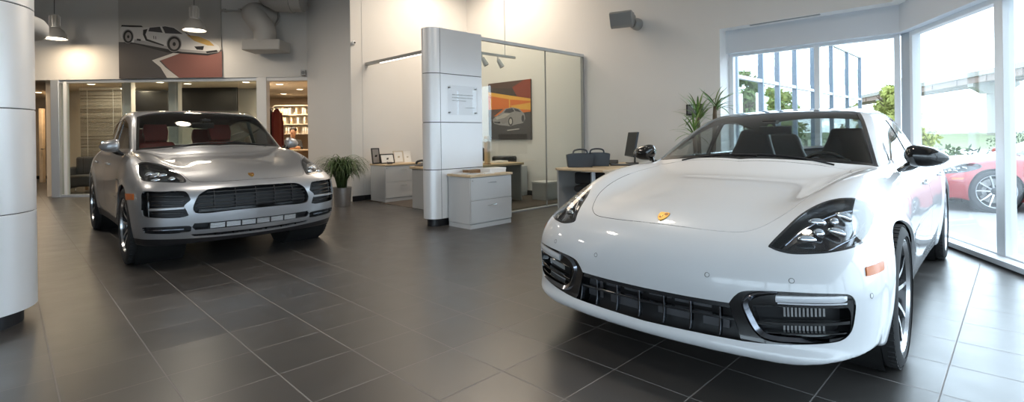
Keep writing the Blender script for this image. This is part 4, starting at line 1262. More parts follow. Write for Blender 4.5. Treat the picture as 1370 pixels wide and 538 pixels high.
# --- pylon column in the middle, with the glass partition behind it
PC = np.array([-1.058, 6.93]); PR = .152
def pylon_outline(r, x1, n=18):
    return [(-r*math.sin(a)*1., r*-math.cos(a)) if False else (r*math.cos(a), r*math.sin(a)) for a in np.linspace(PI/2, 3*PI/2, n)]+[(x1, -r), (x1, r)]
def ploc(p): return (PC[0]+B2[0]*p[0]+A2[0]*-p[1], PC[1]+B2[1]*p[0]+A2[1]*-p[1])
pyl = thing('display_pylon', 'tall silver metal clad pylon with rounded nose beside the grey filing cabinet', 'column', V3(PC, 0), PI/4)
seams = [.10, .762, 1.397, 2.055, 2.67]
for z0, z1 in zip(seams[:-1], seams[1:]):
    g_ = .005
    half_o = [(PR*math.cos(a), PR*math.sin(a)) for a in np.linspace(PI/2, 3*PI/2, 28)]
    mb = MB().prism(half_o, (-.004, 0, z0+g_), (1, 0, 0), (0, 1, 0), (0, 0, z1-z0-2*g_)); obj('nose_panel', mb, 'column_metal', pyl)
    mb = MB().boxb(.004, .741, -PR, PR, z0+g_, z1-g_); obj('side_panel', mb, 'column_metal', pyl)
mb = MB().prism([((PR-.006)*math.cos(a), (PR-.006)*math.sin(a)) for a in np.linspace(PI/2, 3*PI/2, 28)]+[(.735, -PR+.006), (.735, PR-.006)], (0, 0, .1), (1, 0, 0), (0, 1, 0), (0, 0, 2.565)); obj('core', mb, 'black_base', pyl)
mb = MB().prism([((PR-.045)*math.cos(a), (PR-.045)*math.sin(a)) for a in np.linspace(PI/2, 3*PI/2, 28)]+[(.70, -PR+.045), (.70, PR-.045)], (0, 0, 0), (1, 0, 0), (0, 1, 0), (0, 0, .11)); obj('base', mb, 'black_base', pyl)
# clear plaque held off by four studs, with faint lines of lettering
sg_ = thing('wall_plaque', 'clear acrylic plaque with small grey lettering mounted on the silver pylon', 'sign', ploc((.0, -PR))+(0,), PI/4)
px0, px1, pz0, pz1 = .11, .64, 1.50, 1.90
obj('acrylic_sheet', MB().boxb(px0, px1, -.026, -.021, pz0, pz1), 'acrylic', sg_)
for x in (px0+.03, px1-.03):
    for z in (pz0+.03, pz1-.03): obj('stud', MB().cyl((x, -.032, z), (x, 0, z), .011, n=16), 'frame_grey', sg_)
rr = random.Random(5)
for z, x0, x1, h in ((1.775, .18, .55, .013), (1.735, .18, .54, .011), (1.695, .18, .41, .010), (1.60, .42, .57, .010)):
    mb = MB(); x = x0
    while x < x1:
        w = rr.uniform(.007, .013)
        mb.boxb(x, x+w, -.0275, -.0262, z-h/2, z+h/2*rr.choice((.6, .6, 1))); x += w+(.004 if rr.random() < .82 else .012)
    obj('lettering', mb, 'frame_grey', sg_)

GS = PC+B2*.745; GE = W1a+A2*3.12-B2*.0                                # glass partition
GE = meet(GS, B2, W1a, A2)-B2*.02
gp = thing('glass_partition', 'frameless glass office partition with slim head rail right of the silver pylon', 'partition', V3(GS, 0), PI/4)
GLn = float(np.linalg.norm(GE-GS))
obj('head_rail', MB().boxb(0, GLn, -.03, .03, 2.62, 2.67), 'alu_white', gp, bevel=.004)
obj('floor_track', MB().boxb(0, GLn, -.03, .03, 0, .022), 'alu', gp, bevel=.003)
obj('end_post', MB().boxb(GLn-.035, GLn, -.028, .028, .02, 2.62), 'frame_grey', gp, bevel=.003)
sp_ = (GLn*.30, GLn*.655)
for a, b_ in zip((0.,)+(GLn*.60,), (GLn*.60,)+(GLn-.035,)):
    obj('glass_pane', MB().boxb(a+.004, b_-.004, -.005, .005, .022, 2.62), 'pane_office', gp)
obj('joint_strip', MB().boxb(GLn*.60-.008, GLn*.60+.008, -.008, .008, .022, 2.62), 'frame_grey', gp)
# rail from the pylon top to the office wall
rs = OFF+B2*.10; 
re = PC+A2*-.16
rl = thing('light_rail', 'slim aluminium rail with a light strip from office wall to pylon top', 'light rail', V3(rs, 2.60), RZA)
RL = float((re-rs)@A2)
obj('rail', MB().boxb(0.005, RL, -.035, .035, .0, .055), 'frame_grey', rl, bevel=.004)
obj('light_strip', MB().boxb(.5, RL-.05, -.018, .018, -.008, .001), 'strip_glow', rl)
# ceiling rail with two spot lights inside the office
tk = thing('track_light', 'ceiling rail with two small white spotlights inside the glass office', 'track light', V3(GS+B2*.55-A2*.85, 2.62), PI/4)
obj('track', MB().boxb(-.2, 1.15, -.02, .02, -.02, .02), 'alu', tk)
obj('suspension', MB().cyl((.9, 0, 0), (.9, 0, HALL-2.64), .006, n=8), 'alu', tk)
for x in (.35, .72):
    mb = MB().cyl((x, 0, -.02), (x, 0, -.09), .010, n=10); mb.cyl((x, -.01, -.08), (x+.05, -.06, -.21), .036, .046, n=20)
    sh = obj('spot_head', mb, 'alu_white', tk)
    obj('lens', MB().cyl((x+.0495, -.0595, -.2085), (x+.051, -.061, -.2125), .038, n=20), 'lamp_lens', sh)

# --- flat pictures painted from polygons
def picture(parent, name, W, Hh, layers, mats):
    """layers of polygons in 0..1 coordinates, each a hair in front of the last; local x right, z up, facing -y"""
    mb = MB()
    for k, (m, poly) in enumerate(layers):
        mb.mat(mats.index(m)); y = -.0004*(k+1)
        n = len(mb.v); mb.v += [(p[0]*W, y, p[1]*Hh) for p in poly]; mb.f.append(list(range(n, n+len(poly)))); mb.m.append(mb.cur)
    return obj(name, mb, mats, parent, recalc=False)
def circ(cx, cy, rx, ry, n=22): return [(cx+rx*math.cos(-2*PI*i/n), cy+ry*math.sin(-2*PI*i/n)) for i in range(n)][::-1]
for nm, c in dict(p_sky=(.52,.50,.47), p_road=(.085,.078,.078), p_red=(.23,.10,.085), p_white=(.62,.59,.55), p_car=(.62,.61,.60), p_carlo=(.34,.33,.33), p_glass=(.06,.06,.07), p_black=(.02,.02,.022), p_orange=(.55,.36,.12), p_rim=(.30,.28,.27),
                q_dark=(.07,.05,.04), q_red=(.30,.06,.03), q_yellow=(.85,.45,.07), q_orange=(.75,.19,.03), q_ground=(.075,.07,.072), q_car=(.34,.33,.33), q_hi=(.55,.53,.50), q_win=(.06,.06,.07), q_brown=(.11,.06,.045)).items():
    pbr(nm, c, .45, spec=.3)

YB = 11.0                                                             # the left shop front plane
def bx(px, Y=YB): return (px-685)/682.*Y
pw = bx(297, YB-.05)-bx(160, YB-.05)
po = thing('hanging_poster', 'large poster of a white race car hung above the glazed shop front', 'poster', (bx(160, YB-.05), YB-.04, 2.545), 0)
PH = 1.98
obj('poster_board', MB().boxb(0, pw, 0, .03, 0, PH), 'p_sky', po)
def pc(pts): return [((x-45)/640., (500-y)/500.*.836) for x, y in pts]
L_ = [('p_sky', [(0,0),(1,0),(1,1),(0,1)]),
 ('p_road', pc([(45,500),(690,500),(690,320),(420,330),(140,265),(45,262)])),
 ('p_red', pc([(420,500),(690,500),(690,332),(560,345),(420,340),(305,385),(345,430)])),
 ('p_white', pc([(345,500),(420,500),(335,430),(298,388),(430,340),(395,335),(252,384),(305,430)])),
 ('p_black', pc([(70,268),(150,278),(350,335),(600,358),(680,340),(440,320),(150,255)])),
 ('p_car', pc([(52,200),(58,170),(78,160),(150,172),(240,168),(335,160),(395,172),(455,212),(545,228),(615,258),(672,298),(680,322),(668,338),(600,345),(440,332),(350,312),(200,280),(140,268),(80,255),(60,235)])),
 ('p_carlo', pc([(140,268),(200,280),(350,312),(440,332),(600,345),(668,338),(672,325),(600,330),(440,315),(345,292),(210,258),(145,245)])),
 ('p_glass', pc([(232,195),(240,172),(305,166),(322,206)])), ('p_glass', pc([(318,166),(338,164),(392,176),(448,216),(338,210)])),
 ('p_black', pc([(200,185),(228,180),(214,215),(225,245),(330,285),(325,292),(215,256),(198,215)])),
 ('p_orange', pc([(470,222),(545,232),(612,262),(645,296),(600,292),(520,262)])),
 ('p_black', pc([(518,298),(580,296),(572,322),(534,318)])), ('p_black', pc([(590,330),(660,322),(664,336),(596,343)])),
 ('p_black', pc([(62,162),(66,152),(190,158),(200,168),(120,166)])), ('p_black', pc([(160,242),(186,246),(184,258),(160,254)])),
 ('p_carlo', pc(circ(105,226,36,46))), ('p_black', pc(circ(106,228,31,42))), ('p_rim', pc(circ(107,229,20,30))), ('p_black', pc(circ(107,229,7,10))),
 ('p_carlo', pc(circ(393,278,48,54))), ('p_black', pc(circ(393,280,43,49))), ('p_rim', pc(circ(394,281,29,36))), ('p_black', pc(circ(394,281,10,13))),
 ('p_black', pc([(264,226),(268,226),(270,246),(266,246)])), ('p_black', pc([(276,228),(280,228),(282,248),(278,248)])),
 ('p_black', pc([(460,205),(470,207),(500,232),(492,230)]))]
picture(po, 'race_car_print', pw, PH, L_, ['p_sky','p_road','p_red','p_white','p_black','p_car','p_carlo','p_glass','p_orange','p_rim'])

def on_w1(px):                                                        # point of the long wall in a viewing direction
    r = (px-685)/682.; s = W1a[0]+W1a[1]; Y = s/(1+r); return np.array([r*Y, Y])
a_ = on_w1(655.5); b_ = on_w1(712)
w_ = float(np.linalg.norm(b_-a_)); zt = 1.2+(182.4-112.5)/682*a_[1]; zb = 1.2+(182.4-187)/682*a_[1]
pi_ = thing('picture', 'framed picture of a silver car at sunset behind the glass partition', 'picture', V3(a_-B2*.03, zb), RZA)
ph = zt-zb
obj('picture_board', MB().boxb(0, w_, 0, .028, 0, ph), 'q_dark', pi_)
def qc(pts): return [((x-427)/248., (482-y)/340.) for x, y in pts]
Q_ = [('q_dark', [(0,0),(1,0),(1,1),(0,1)]), ('q_red', qc([(570,175),(640,142),(675,142),(675,250),(600,235)])), ('q_brown', qc([(427,142),(640,142),(560,185),(427,165)])),
 ('q_orange', qc([(427,205),(675,262),(675,325),(427,345)])), ('q_yellow', qc([(427,192),(560,225),(675,252),(675,266),(560,248),(427,214)])),
 ('q_yellow', qc([(560,285),(675,275),(675,315),(580,305)])), ('q_yellow', qc([(440,230),(446,232),(446,335),(440,335)])), ('q_yellow', qc([(553,245),(559,246),(559,300),(553,300)])), ('q_brown', qc([(427,300),(520,300),(455,345),(427,345)])),
 ('q_ground', qc([(427,482),(675,482),(675,335),(427,345)])),
 ('q_car', qc([(452,362),(470,345),(512,318),(530,300),(572,294),(612,306),(640,335),(645,365),(632,388),(585,396),(560,404),(500,396),(462,386)])),
 ('q_hi', qc([(470,350),(520,330),(560,330),(530,352),(480,362)])), ('q_win', qc([(522,322),(536,303),(572,299),(585,318),(560,326)])), ('q_win', qc([(590,318),(580,300),(606,308),(624,326)])),
 ('q_win', qc(circ(562,376,14,26))), ('q_hi', qc(circ(562,376,8,17))), ('q_win', qc(circ(632,362,8,20))), ('q_win', qc([(462,372),(500,376),(500,386),(466,382)])),
 ('q_hi', qc([(540,425),(610,418),(612,423),(542,431)]))]
picture(pi_, 'car_print', w_, ph, Q_, ['q_dark','q_red','q_brown','q_orange','q_yellow','q_ground','q_car','q_hi','q_win'])
# ---------------------------------------------------------------- furniture in the middle
def filing_cabinet(o, rz, w, d, h, label, top=True):
    """lateral file: x along the front, front at y=0, body behind it"""
    t = thing('filing_cabinet', label, 'cabinet', o, rz, 'lateral filing cabinets')
    obj('body', MB().boxb(0, w, .02, d, .06, h-.03), 'cab_grey', t, bevel=.003)
    obj('plinth', MB().boxb(.004, w-.004, .012, d, 0, .058), 'cab_grey', t, bevel=.002)
    zs = [.07, .07+(h-.105)*.5, h-.035]
    for z0, z1 in zip(zs[:-1], zs[1:]):
        dr = obj('drawer', MB().boxb(.006, w-.006, 0, .02, z0+.003, z1-.003), 'cab_grey', t, bevel=.002)
        xm = w/2; zz = z1-.075
        obj('drawer_handle', MB().tube([(xm-.07, .002, zz), (xm-.06, -.022, zz), (xm+.06, -.022, zz), (xm+.07, .002, zz)], .005, 8), 'chrome', dr)
    obj('lock', MB().cyl((.035, .001, h-.075), (.035, -.004, h-.075), .008, n=14), 'frame_grey', t)
    if top: obj('worktop', MB().boxb(-.012, w+.012, -.012, d+.012, h-.03, h), 'wood_top', t, bevel=.003)
    return t
fc = (-.541, 6.547, 0.)
RZB = PI/4                                  # front along B, body behind it to the upper left
filing_cabinet(fc, RZB, .745, .462, .70, 'grey two drawer filing cabinet with wood top against the silver pylon')
lc = (-2.345, 9.39, .006)
filing_cabinet(lc, RZB, .78, .53, .70, 'grey two drawer filing cabinet with wood top carrying picture frames by the back wall')
def on_file(c, x, y): return (c[0]+B2[0]*x-A2[0]*y, c[1]+B2[1]*x-A2[1]*y)
def frame(o, rz, w, h, lean, mat, inner, label, group=None):
    t = thing('photo_frame', label, 'picture frame', o, rz, group)
    R_ = rot('X', -lean)
    def P(mb): return mb.xf(lambda p: R_@p)
    f = P(MB().boxb(-w/2, w/2, 0, .015, 0, .02).boxb(-w/2, w/2, 0, .015, h-.02, h).boxb(-w/2, -w/2+.02, 0, .015, .02, h-.02).boxb(w/2-.02, w/2, 0, .015, .02, h-.02))
    obj('frame', f, mat, t); obj('picture_sheet', P(MB().boxb(-w/2+.02, w/2-.02, .004, .010, .02, h-.02)), inner, t)
    obj('stand', MB().bar((0, .012, h*.55), (0, .012+h*.28, .003), .04, .006), mat, t)
    return t
q = on_file(lc, .02, .33); frame(V3(q, .709), RZB, .17, .30, 10, 'plastic_black', 'p_rim', 'tall narrow black framed photo at the left end of the far cabinet')
q = on_file(lc, .20, .22); frame(V3(q, .709), RZB, .30, .19, 16, 'plastic_black', 'paper', 'black framed white certificate second from left on the far cabinet')
q = on_file(lc, .48, .27); frame(V3(q, .709), RZB, .22, .235, 12, 'paper_tan', 'paper', 'tan framed picture third from left on the far cabinet')
q = on_file(lc, .70, .30); frame(V3(q, .709), RZB, .16, .22, 12, 'paper', 'paper', 'pale framed card at the right end of the far cabinet')
t = thing('card_holder', 'small black card holder in front of the certificate on the far cabinet', 'card holder', V3(on_file(lc, .16, .08), .707), RZB)
obj('tray', MB().boxb(-.05, .05, 0, .03, 0, .03).boxb(-.05, .05, .03, .036, 0, .05), 'plastic_black', t, bevel=.003); obj('card', MB().boxb(-.045, .045, .016, .026, .02, .055), 'paper', t)
# brochures and a white box on the near cabinet
for i, (x, y, a, m, nm) in enumerate(((.10, .30, .10, 'paper', 'white brochure lying nearest the pylon on the near filing cabinet'), (.14, .14, -.2, 'paper_grey', 'grey brochure second from the pylon on the near filing cabinet'), (.345, .075, .1, 'paper', 'white folded leaflet beside the white box on the near cabinet'))):
    t = thing('brochure', nm, 'brochure', V3(on_file(fc, x, y), .701), RZB+a)
    obj('pages', MB().boxb(-.09, .09, -.065, .065, .0, .007), 'paper', t); obj('cover', MB().boxb(-.092, .092, -.067, .067, .007, .0085), m, t)
t = thing('storage_box', 'flat white box on the right of the near filing cabinet', 'box', V3(on_file(fc, .585, .20), .701), RZB)
obj('tray', MB().boxb(-.15, .15, -.10, .10, 0, .045), 'paper', t, bevel=.003); obj('lid', MB().boxb(-.154, .154, -.104, .104, .040, .062), 'paper', t, bevel=.003)
t = thing('storage_box', 'thin dark wooden box behind the white box on near cabinet', 'box', V3(on_file(fc, .36, .375), .70), RZB)
obj('tray', MB().boxb(-.13, .13, -.06, .06, 0, .03), 'wood_dark', t, bevel=.003); obj('lid', MB().boxb(-.132, .132, -.062, .062, .03, .042), 'wood_dark', t, bevel=.003)

# desk inside the office
dk = (-1.70, 8.62, .006)
t = thing('office_desk', 'office desk with grey end panel behind the silver pylon', 'desk', dk, RZA)
obj('end_panel', MB().boxb(0, .75, 0, .03, 0, .665), 'panel_grey', t, bevel=.003)
obj('end_panel', MB().boxb(0, .75, 1.87, 1.90, 0, .665), 'panel_grey', t, bevel=.003)
obj('modesty_panel', MB().boxb(.05, .07, .03, 1.87, .15, .665), 'panel_grey', t)
obj('worktop', MB().boxb(-.03, .78, -.03, 1.93, .665, .705), 'wood_top', t, bevel=.004)
def dpos(x, y): p = np.array(dk[:2])+A2*x+B2*y; return p
t = thing('telephone', 'black desk telephone with handset at the left end of the office desk', 'telephone', V3(dpos(.12, .12), .703), RZA)
obj('phone_base', MB().prism([(0, 0), (.18, 0), (.18, .065), (0, .02)], (-.09, -.09, 0), (0, 1, 0), (0, 0, 1), (.19, 0, 0)), 'plastic_black', t, bevel=.005)
obj('handset', MB().tube(smooth_poly([(-.05, -.08, .05), (-.055, -.05, .085), (-.055, .04, .10), (-.05, .08, .085)], 5, False), .019, 10), 'plastic_black', t)
for i, (x, y, m, nm) in enumerate(((.25, 1.25, 'paper', 'stack of white papers on the office desk right of the pylon'), (.42, 1.62, 'paper', 'white paper tray at the right end of the office desk'))):
    t = thing('paper_stack', nm, 'papers', V3(dpos(x, y), .705), RZA+.1*i)
    obj('sheets', MB().boxb(-.11, .11, -.15, .15, 0.001, .035), m, t); obj('top_sheet', MB().box((.01, .0, .037), (.21, .29, .003), rot('Z', 6)), m, t)
# credenza along the long wall with black office machines on it
cw = on_w1(706)
filing_cabinet(V3(cw-A2*.72-B2*.55, .006), RZA, .72, .52, .62, 'grey low filing cabinet under the car picture behind the glass', top=False)
t = thing('office_chair', 'black office chair behind glass with rounded backrest near the low grey cabinet', 'chair', V3(cw-A2*.40-B2*.98, .006), RZA+2.6)
def office_chair(t, fab='fabric_black', arms=True):
    for k in range(5):
        a = 2*PI*k/5; mb = MB().tube([(0, 0, .09), (.27*math.cos(a), .27*math.sin(a), .065)], [.022, .016], 10)
        lg = obj('leg', mb, 'plastic_black', t); obj('caster', MB().cyl((.27*math.cos(a)-.015*math.sin(a), .27*math.sin(a)+.015*math.cos(a), .028), (.27*math.cos(a)+.015*math.sin(a), .27*math.sin(a)-.015*math.cos(a), .028), .028, n=16), 'plastic_black', lg)
    obj('gas_lift', MB().cyl((0, 0, .08), (0, 0, .40), .025, n=16), 'chrome', t)
    obj('seat', MB().box((0, 0, .45), (.50, .48, .09)), fab, t, bevel=.035, seg=4)
    mb = MB().prism(smooth_poly([(-.21, 0), (.21, 0), (.235, .2), (.20, .40), (.10, .46), (-.10, .46), (-.20, .40), (-.235, .2)], 3), (.22, 0, .54), (0, 1, 0), (.22, 0, .975), (.07, 0, -.012))
    obj('backrest', mb, fab, t, bevel=.02, seg=3)
    obj('back_post', MB().tube(smooth_poly([(.10, 0, .42), (.28, 0, .43), (.34, 0, .55), (.36, 0, .70)], 4, False), .02, 8), 'plastic_black', t)
    if arms:
        for s_ in (-1, 1):
            mb = MB().tube(smooth_poly([(.05, s_*.24, .45), (.05, s_*.29, .50), (.05, s_*.29, .64)], 4, False), .014, 8); mb.box((.02, s_*.29, .655), (.26, .06, .03))
            obj('armrest', mb, 'plastic_black', t, bevel=.006)
office_chair(t)
t = thing('desktop_printer', 'black desktop printer on the low grey cabinet behind the glass', 'printer', V3(cw-A2*.38-B2*.30, .627), RZA)
obj('body', MB().boxb(-.20, .20, -.16, .16, 0, .15), 'plastic_black', t, bevel=.012); obj('paper_tray', MB().boxb(-.13, .13, -.26, -.15, .03, .045), 'plastic_grey', t, bevel=.004); obj('lid', MB().boxb(-.19, .19, -.14, .15, .15, .17), 'plastic_grey', t, bevel=.006)
t = thing('desk_clock', 'small wooden pillar clock with round face beside the sunset picture', 'clock', V3(np.array([-.44, 8.95]), .705), RZA)
obj('case', MB().boxb(-.045, .045, -.03, .03, 0, .50), 'wood_top', t, bevel=.004)
obj('dial', MB().cyl((0, -.03, .42), (0, -.034, .42), .036, n=24), 'paper', t); obj('bracket', MB().boxb(-.06, .06, -.035, .035, .0, .02), 'wood_dark', t)
# low box on the office floor
bo = on_w1(746)
t = thing('storage_chest', 'low grey storage chest with white lid behind the glass partition end', 'chest', V3(np.array([.62, 9.36]), .006), RZB)
obj('chest_body', MB().boxb(-.02, .34, 0, .34, 0, .30), 'panel_grey', t, bevel=.004); obj('lid', MB().boxb(-.03, .35, -.01, .35, .30, .335), 'cab_grey', t, bevel=.004)

# ---------------------------------------------------------------- second desk, in front of the long wall
d2 = np.array([.55, 7.15])
t = thing('office_desk', 'light wood topped desk with grey end panel standing behind the white car', 'desk', V3(d2, 0), RZA)
obj('worktop', MB().prism(smooth_poly([(0, .08), (.10, 0), (.86, 0), (.86, 1.84), (0, 1.84)], 2, sharp=range(5)), (0, 0, .715), (1, 0, 0), (0, 1, 0), (0, 0, .028)), 'wood_top', t, bevel=.004)
obj('end_panel', MB().boxb(.02, .05, .09, .62, 0, .715), 'panel_grey', t, bevel=.003)
obj('back_panel', MB().boxb(.05, .84, 1.70, 1.72, 0, .715), 'panel_grey', t, bevel=.003)
obj('leg', MB().cyl((.62, .12, 0), (.62, .12, .715), .03, n=20), 'alu', t)
obj('drawer_unit', MB().boxb(.44, .84, 1.05, 1.68, .02, .715), 'cab_grey', t, bevel=.004)
def d2p(x, y): return d2+A2*x+B2*y
def tote(o, rz, label):
    t = thing('file_tote', label, 'file tote', o, rz, 'black file totes on the desk')
    w0, w1, dp, h = .17, .19, .11, .19
    mb = MB()
    def side(y, yy):
        top = smooth_poly([(-w1, h*.92), (-w1*.6, h), (-.05, h*1.02), (.05, h*1.02), (w1*.6, h), (w1, h*.92)], 3, False)
        mb.prism([(-w0, 0), (w0, 0)]+[tuple(p) for p in top[::-1]], (0, y, 0), (1, 0, 0), (0, 0, 1), (0, yy, 0))
    side(-dp, .012); side(dp-.012, .012)
    mb.boxb(-w0, w0, -dp, dp, 0, .012); 
    for s_ in (-1, 1): mb.prism([(-dp, 0), (dp, 0), (dp, h*.92), (-dp, h*.92)], (s_*w0-(.012 if s_ > 0 else 0), 0, 0), (0, 1, 0), ((w1-w0)*s_/h, 0, 1), (.012, 0, 0))
    obj('tote_body', mb, 'plastic_blue', t, bevel=.004)
    obj('handle', MB().tube(smooth_poly([(-.10, -dp+.006, h*.97), (-.085, -dp, h*1.25), (0, -dp, h*1.34), (.085, -dp, h*1.25), (.10, -dp+.006, h*.97)], 5, False), .012, 10), 'plastic_blue', t)
tote(V3(d2p(.17, .42), .743), RZA+.75, 'nearer dark blue black file tote with handle on the wood desk')
tote(V3(d2p(.22, .78), .743), RZA+.6, 'second dark file tote standing behind the nearer tote on the desk')
mo = d2p(.30, 1.50)
t = thing('computer_monitor', 'black computer monitor seen edge on at the far end of the desk', 'monitor', V3(mo, .743), .02)
R_ = rot('Y', 10)
mb = MB().boxb(-.018, .014, -.28, .28, .11, .50); mb.xf(lambda p: R_@p); obj('screen_shell', mb, 'plastic_blue', t, bevel=.008)
mb = MB().boxb(-.0195, -.0182, -.265, .265, .125, .485); mb.xf(lambda p: R_@p); obj('screen', mb, 'screen_black', t)
obj('stand_post', MB().tube([(.10, 0, .01), (.11, 0, .33)], .014, 10), 'plastic_black', t); obj('mount_arm', MB().bar((.11, 0, .28), (.05, 0, .28), .05, .03), 'plastic_black', t)
obj('foot', MB().boxb(-.02, .20, -.11, .11, 0, .014), 'plastic_black', t, bevel=.004)
t = thing('keyboard', 'black keyboard lying on the desk before the monitor', 'keyboard', V3(d2p(.52, 1.05), .743), RZA+.5)
obj('case', MB().boxb(-.21, .21, -.07, .07, 0, .016), 'plastic_black', t, bevel=.004)
for r_ in range(4): obj('key_row', MB().boxb(-.20, .20, -.06+r_*.031, -.035+r_*.031, .016, .022), 'plastic_grey', t)
t = thing('telephone', 'black desk telephone in front of the computer monitor', 'telephone', V3(d2p(.16, 1.22), .743), RZA+.4)
obj('phone_base', MB().prism([(0, 0), (.18, 0), (.18, .065), (0, .02)], (-.09, -.09, 0), (0, 1, 0), (0, 0, 1), (.19, 0, 0)), 'plastic_black', t, bevel=.005)
obj('handset', MB().tube(smooth_poly([(-.05, -.08, .05), (-.055, -.05, .085), (-.055, .04, .10), (-.05, .08, .085)], 5, False), .019, 10), 'plastic_black', t)
t = thing('paper_stack', 'low stack of white papers beside the monitor on the desk', 'papers', V3(d2p(.70, 1.50), .743), RZA)
obj('sheets', MB().boxb(-.15, .15, -.11, .11, 0, .03), 'paper', t); obj('top_sheet', MB().box((0, .01, .032), (.29, .21, .003), rot('Z', 5)), 'paper', t)
t = thing('office_chair', 'black desk chair pushed under the wood desk with its wheels below', 'chair', V3(d2p(.42, .42), 0), RZA-1.2)
for k in range(5):
    a = 2*PI*k/5; lg = obj('leg', MB().tube([(0, 0, .09), (.25*math.cos(a), .25*math.sin(a), .065)], [.022, .016], 10), 'chrome', t)
    obj('caster', MB().cyl((.25*math.cos(a), .25*math.sin(a)-.015, .028), (.25*math.cos(a), .25*math.sin(a)+.015, .028), .028, n=16), 'plastic_black', lg)
obj('gas_lift', MB().cyl((0, 0, .08), (0, 0, .42), .022, n=16), 'chrome', t)
obj('seat', MB().box((0, 0, .46), (.46, .46, .09)), 'fabric_black', t, bevel=.035, seg=4)
obj('backrest', MB().box((.22, 0, .61), (.06, .42, .16)), 'fabric_black', t, bevel=.025, seg=3)
# things on the long wall
uw = on_w1(846)
t = thing('uplight', 'grey wedge shaped uplight fixed high on the white wall', 'wall lamp', V3(uw, 3.05), RZA)
obj('mount', MB().lathe([(0, 0), (.10, 0), (.10, .05), (.085, .07), (.085, .12), (.07, .15), (0, .15)], (.14, -.02, -.02), (0, -1, 0), 28), 'frame_grey', t)
def wedge(mb, z0=0.):
    return mb.prism([(0, 0), (.02, .055), (.30, .095), (.34, .06), (.26, -.13), (.20, -.16)], (0, 0, 0), (0, -1, 0), (0, 0, 1), (.36, 0, 0))
mb = wedge(MB()); mb.xf(lambda p: rot('Z', 18)@(p+np.array([-.24, -.14, .05]))); obj('lamp_housing', mb, 'frame_grey', t, bevel=.006)
mb = MB().boxb(.02, .34, -.28, -.04, .085, .10); mb.xf(lambda p: rot('Z', 18)@(p+np.array([-.24, -.14, .05]))); obj('lamp_glass', mb, 'lamp_lens', t)
tb_ = on_w1(931)
t = thing('wall_tablet', 'small black screen fixed to the white wall above the spiky plant', 'screen', V3(tb_-B2*.002, 1.50), RZA)
obj('case', MB().boxb(-.13, .12, -.05, 0, -.02, .15), 'plastic_black', t, bevel=.006); obj('screen', MB().boxb(-.10, .09, -.052, -.05, .005, .125), 'plastic_grey', t); obj('mount', MB().boxb(-.03, .03, -.01, .0, -.04, .0), 'plastic_black', t)
# camera dome and sensor on the pier
t = thing('wall_sensor', 'small round white sensor on the side of the white pier', 'sensor', V3(PK+A2*.0+B2*.05, 3.0), RZB)
obj('dome', MB().ell((0, -.03, 0), (.045, .03, .045)), 'alu_white', t); obj('lens', MB().ell((.01, -.055, .005), (.018, .012, .018)), 'screen_black', t)

# ---------------------------------------------------------------- plants
def strap_leaf(mb, base, az, L, lift, droop, w, n=9, fold=.25, late=False):
    d = np.array([math.cos(az), math.sin(az), 0]); s_ = np.array([-math.sin(az), math.cos(az), 0]); P = []
    p = np.array(base, float); ang = lift
    for i in range(n+1):
        u = i/n; ww = w*(math.sin(PI*min(u*.88+.12, 1))**.7)*(1 if u < .9 else .5)+.0006
        f = d*math.cos(ang)+np.array([0, 0, math.sin(ang)])
        up = np.cross(f, s_)*-1
        P.append([p-s_*ww, p-up*ww*fold, p+s_*ww]); p = p+f*(L/n); ang -= droop/n*(12*u*u*(1-u)*1.0 if late else .5+1.2*u)
    mb.grid(P)
t = thing('spider_plant', 'bushy plant with drooping dark green leaves in silver pot by pier', 'potted plant', (-3.02, 9.02, 0))
obj('pot', MB().lathe([(0, .0), (.135, 0), (.14, .01), (.165, .33), (.172, .335), (.165, .335), (.155, .30), (0, .30)], n=40), 'zinc', t)
obj('soil', MB().lathe([(.153, .302), (0, .315)], n=30), 'soil', t, recalc=False)
mb = MB(); rr = random.Random(11)
for i in range(460):
    az = rr.uniform(0, 2*PI); l = rr.uniform(.45, .92); lf = rr.uniform(1.15, 1.56)
    strap_leaf(mb, (rr.uniform(-.07, .07), rr.uniform(-.07, .07), rr.uniform(.31, .42)), az, l, lf, rr.uniform(2.5, 3.0), rr.uniform(.006, .011), 16, .25, True)
obj('foliage', mb, 'leaf_dark', t, recalc=False)
def yucca(loc, label):
    t = thing('yucca_plant', label, 'potted plant', loc)
    obj('pot', MB().lathe([(0, 0), (.15, 0), (.19, .34), (.20, .36), (.185, .36), (.17, .31), (0, .31)], n=36), 'frame_grey', t)
    obj('soil', MB().lathe([(.17, .315), (0, .325)], n=24), 'soil', t, recalc=False)
    rr = random.Random(4)
    for (x, y, h, n, L) in ((-.03, .03, 1.42, 30, .40), (.16, -.09, 1.56, 26, .36), (-.12, -.08, 1.22, 24, .34)):
        st = obj('stem', MB().tube(smooth_poly([(x*.4, y*.4, .3), (x*.8+.01, y*.8, h*.6), (x, y, h)], 4, False), [.028]*8+[.022], 10), 'bark', t)
        mb = MB()
        for i in range(n):
            az = rr.uniform(0, 2*PI); strap_leaf(mb, (x, y, h+rr.uniform(-.08, .04)), az, L*rr.uniform(.75, 1.1), rr.uniform(-.3, 1.45), rr.uniform(.3, 1.1), .013, 8)
        obj('leaf_crown', mb, 'leaf_yucca', st, recalc=False)
yucca((2.55, 6.88, 0), 'tall yucca with spiky green leaf crowns behind the white car roof')

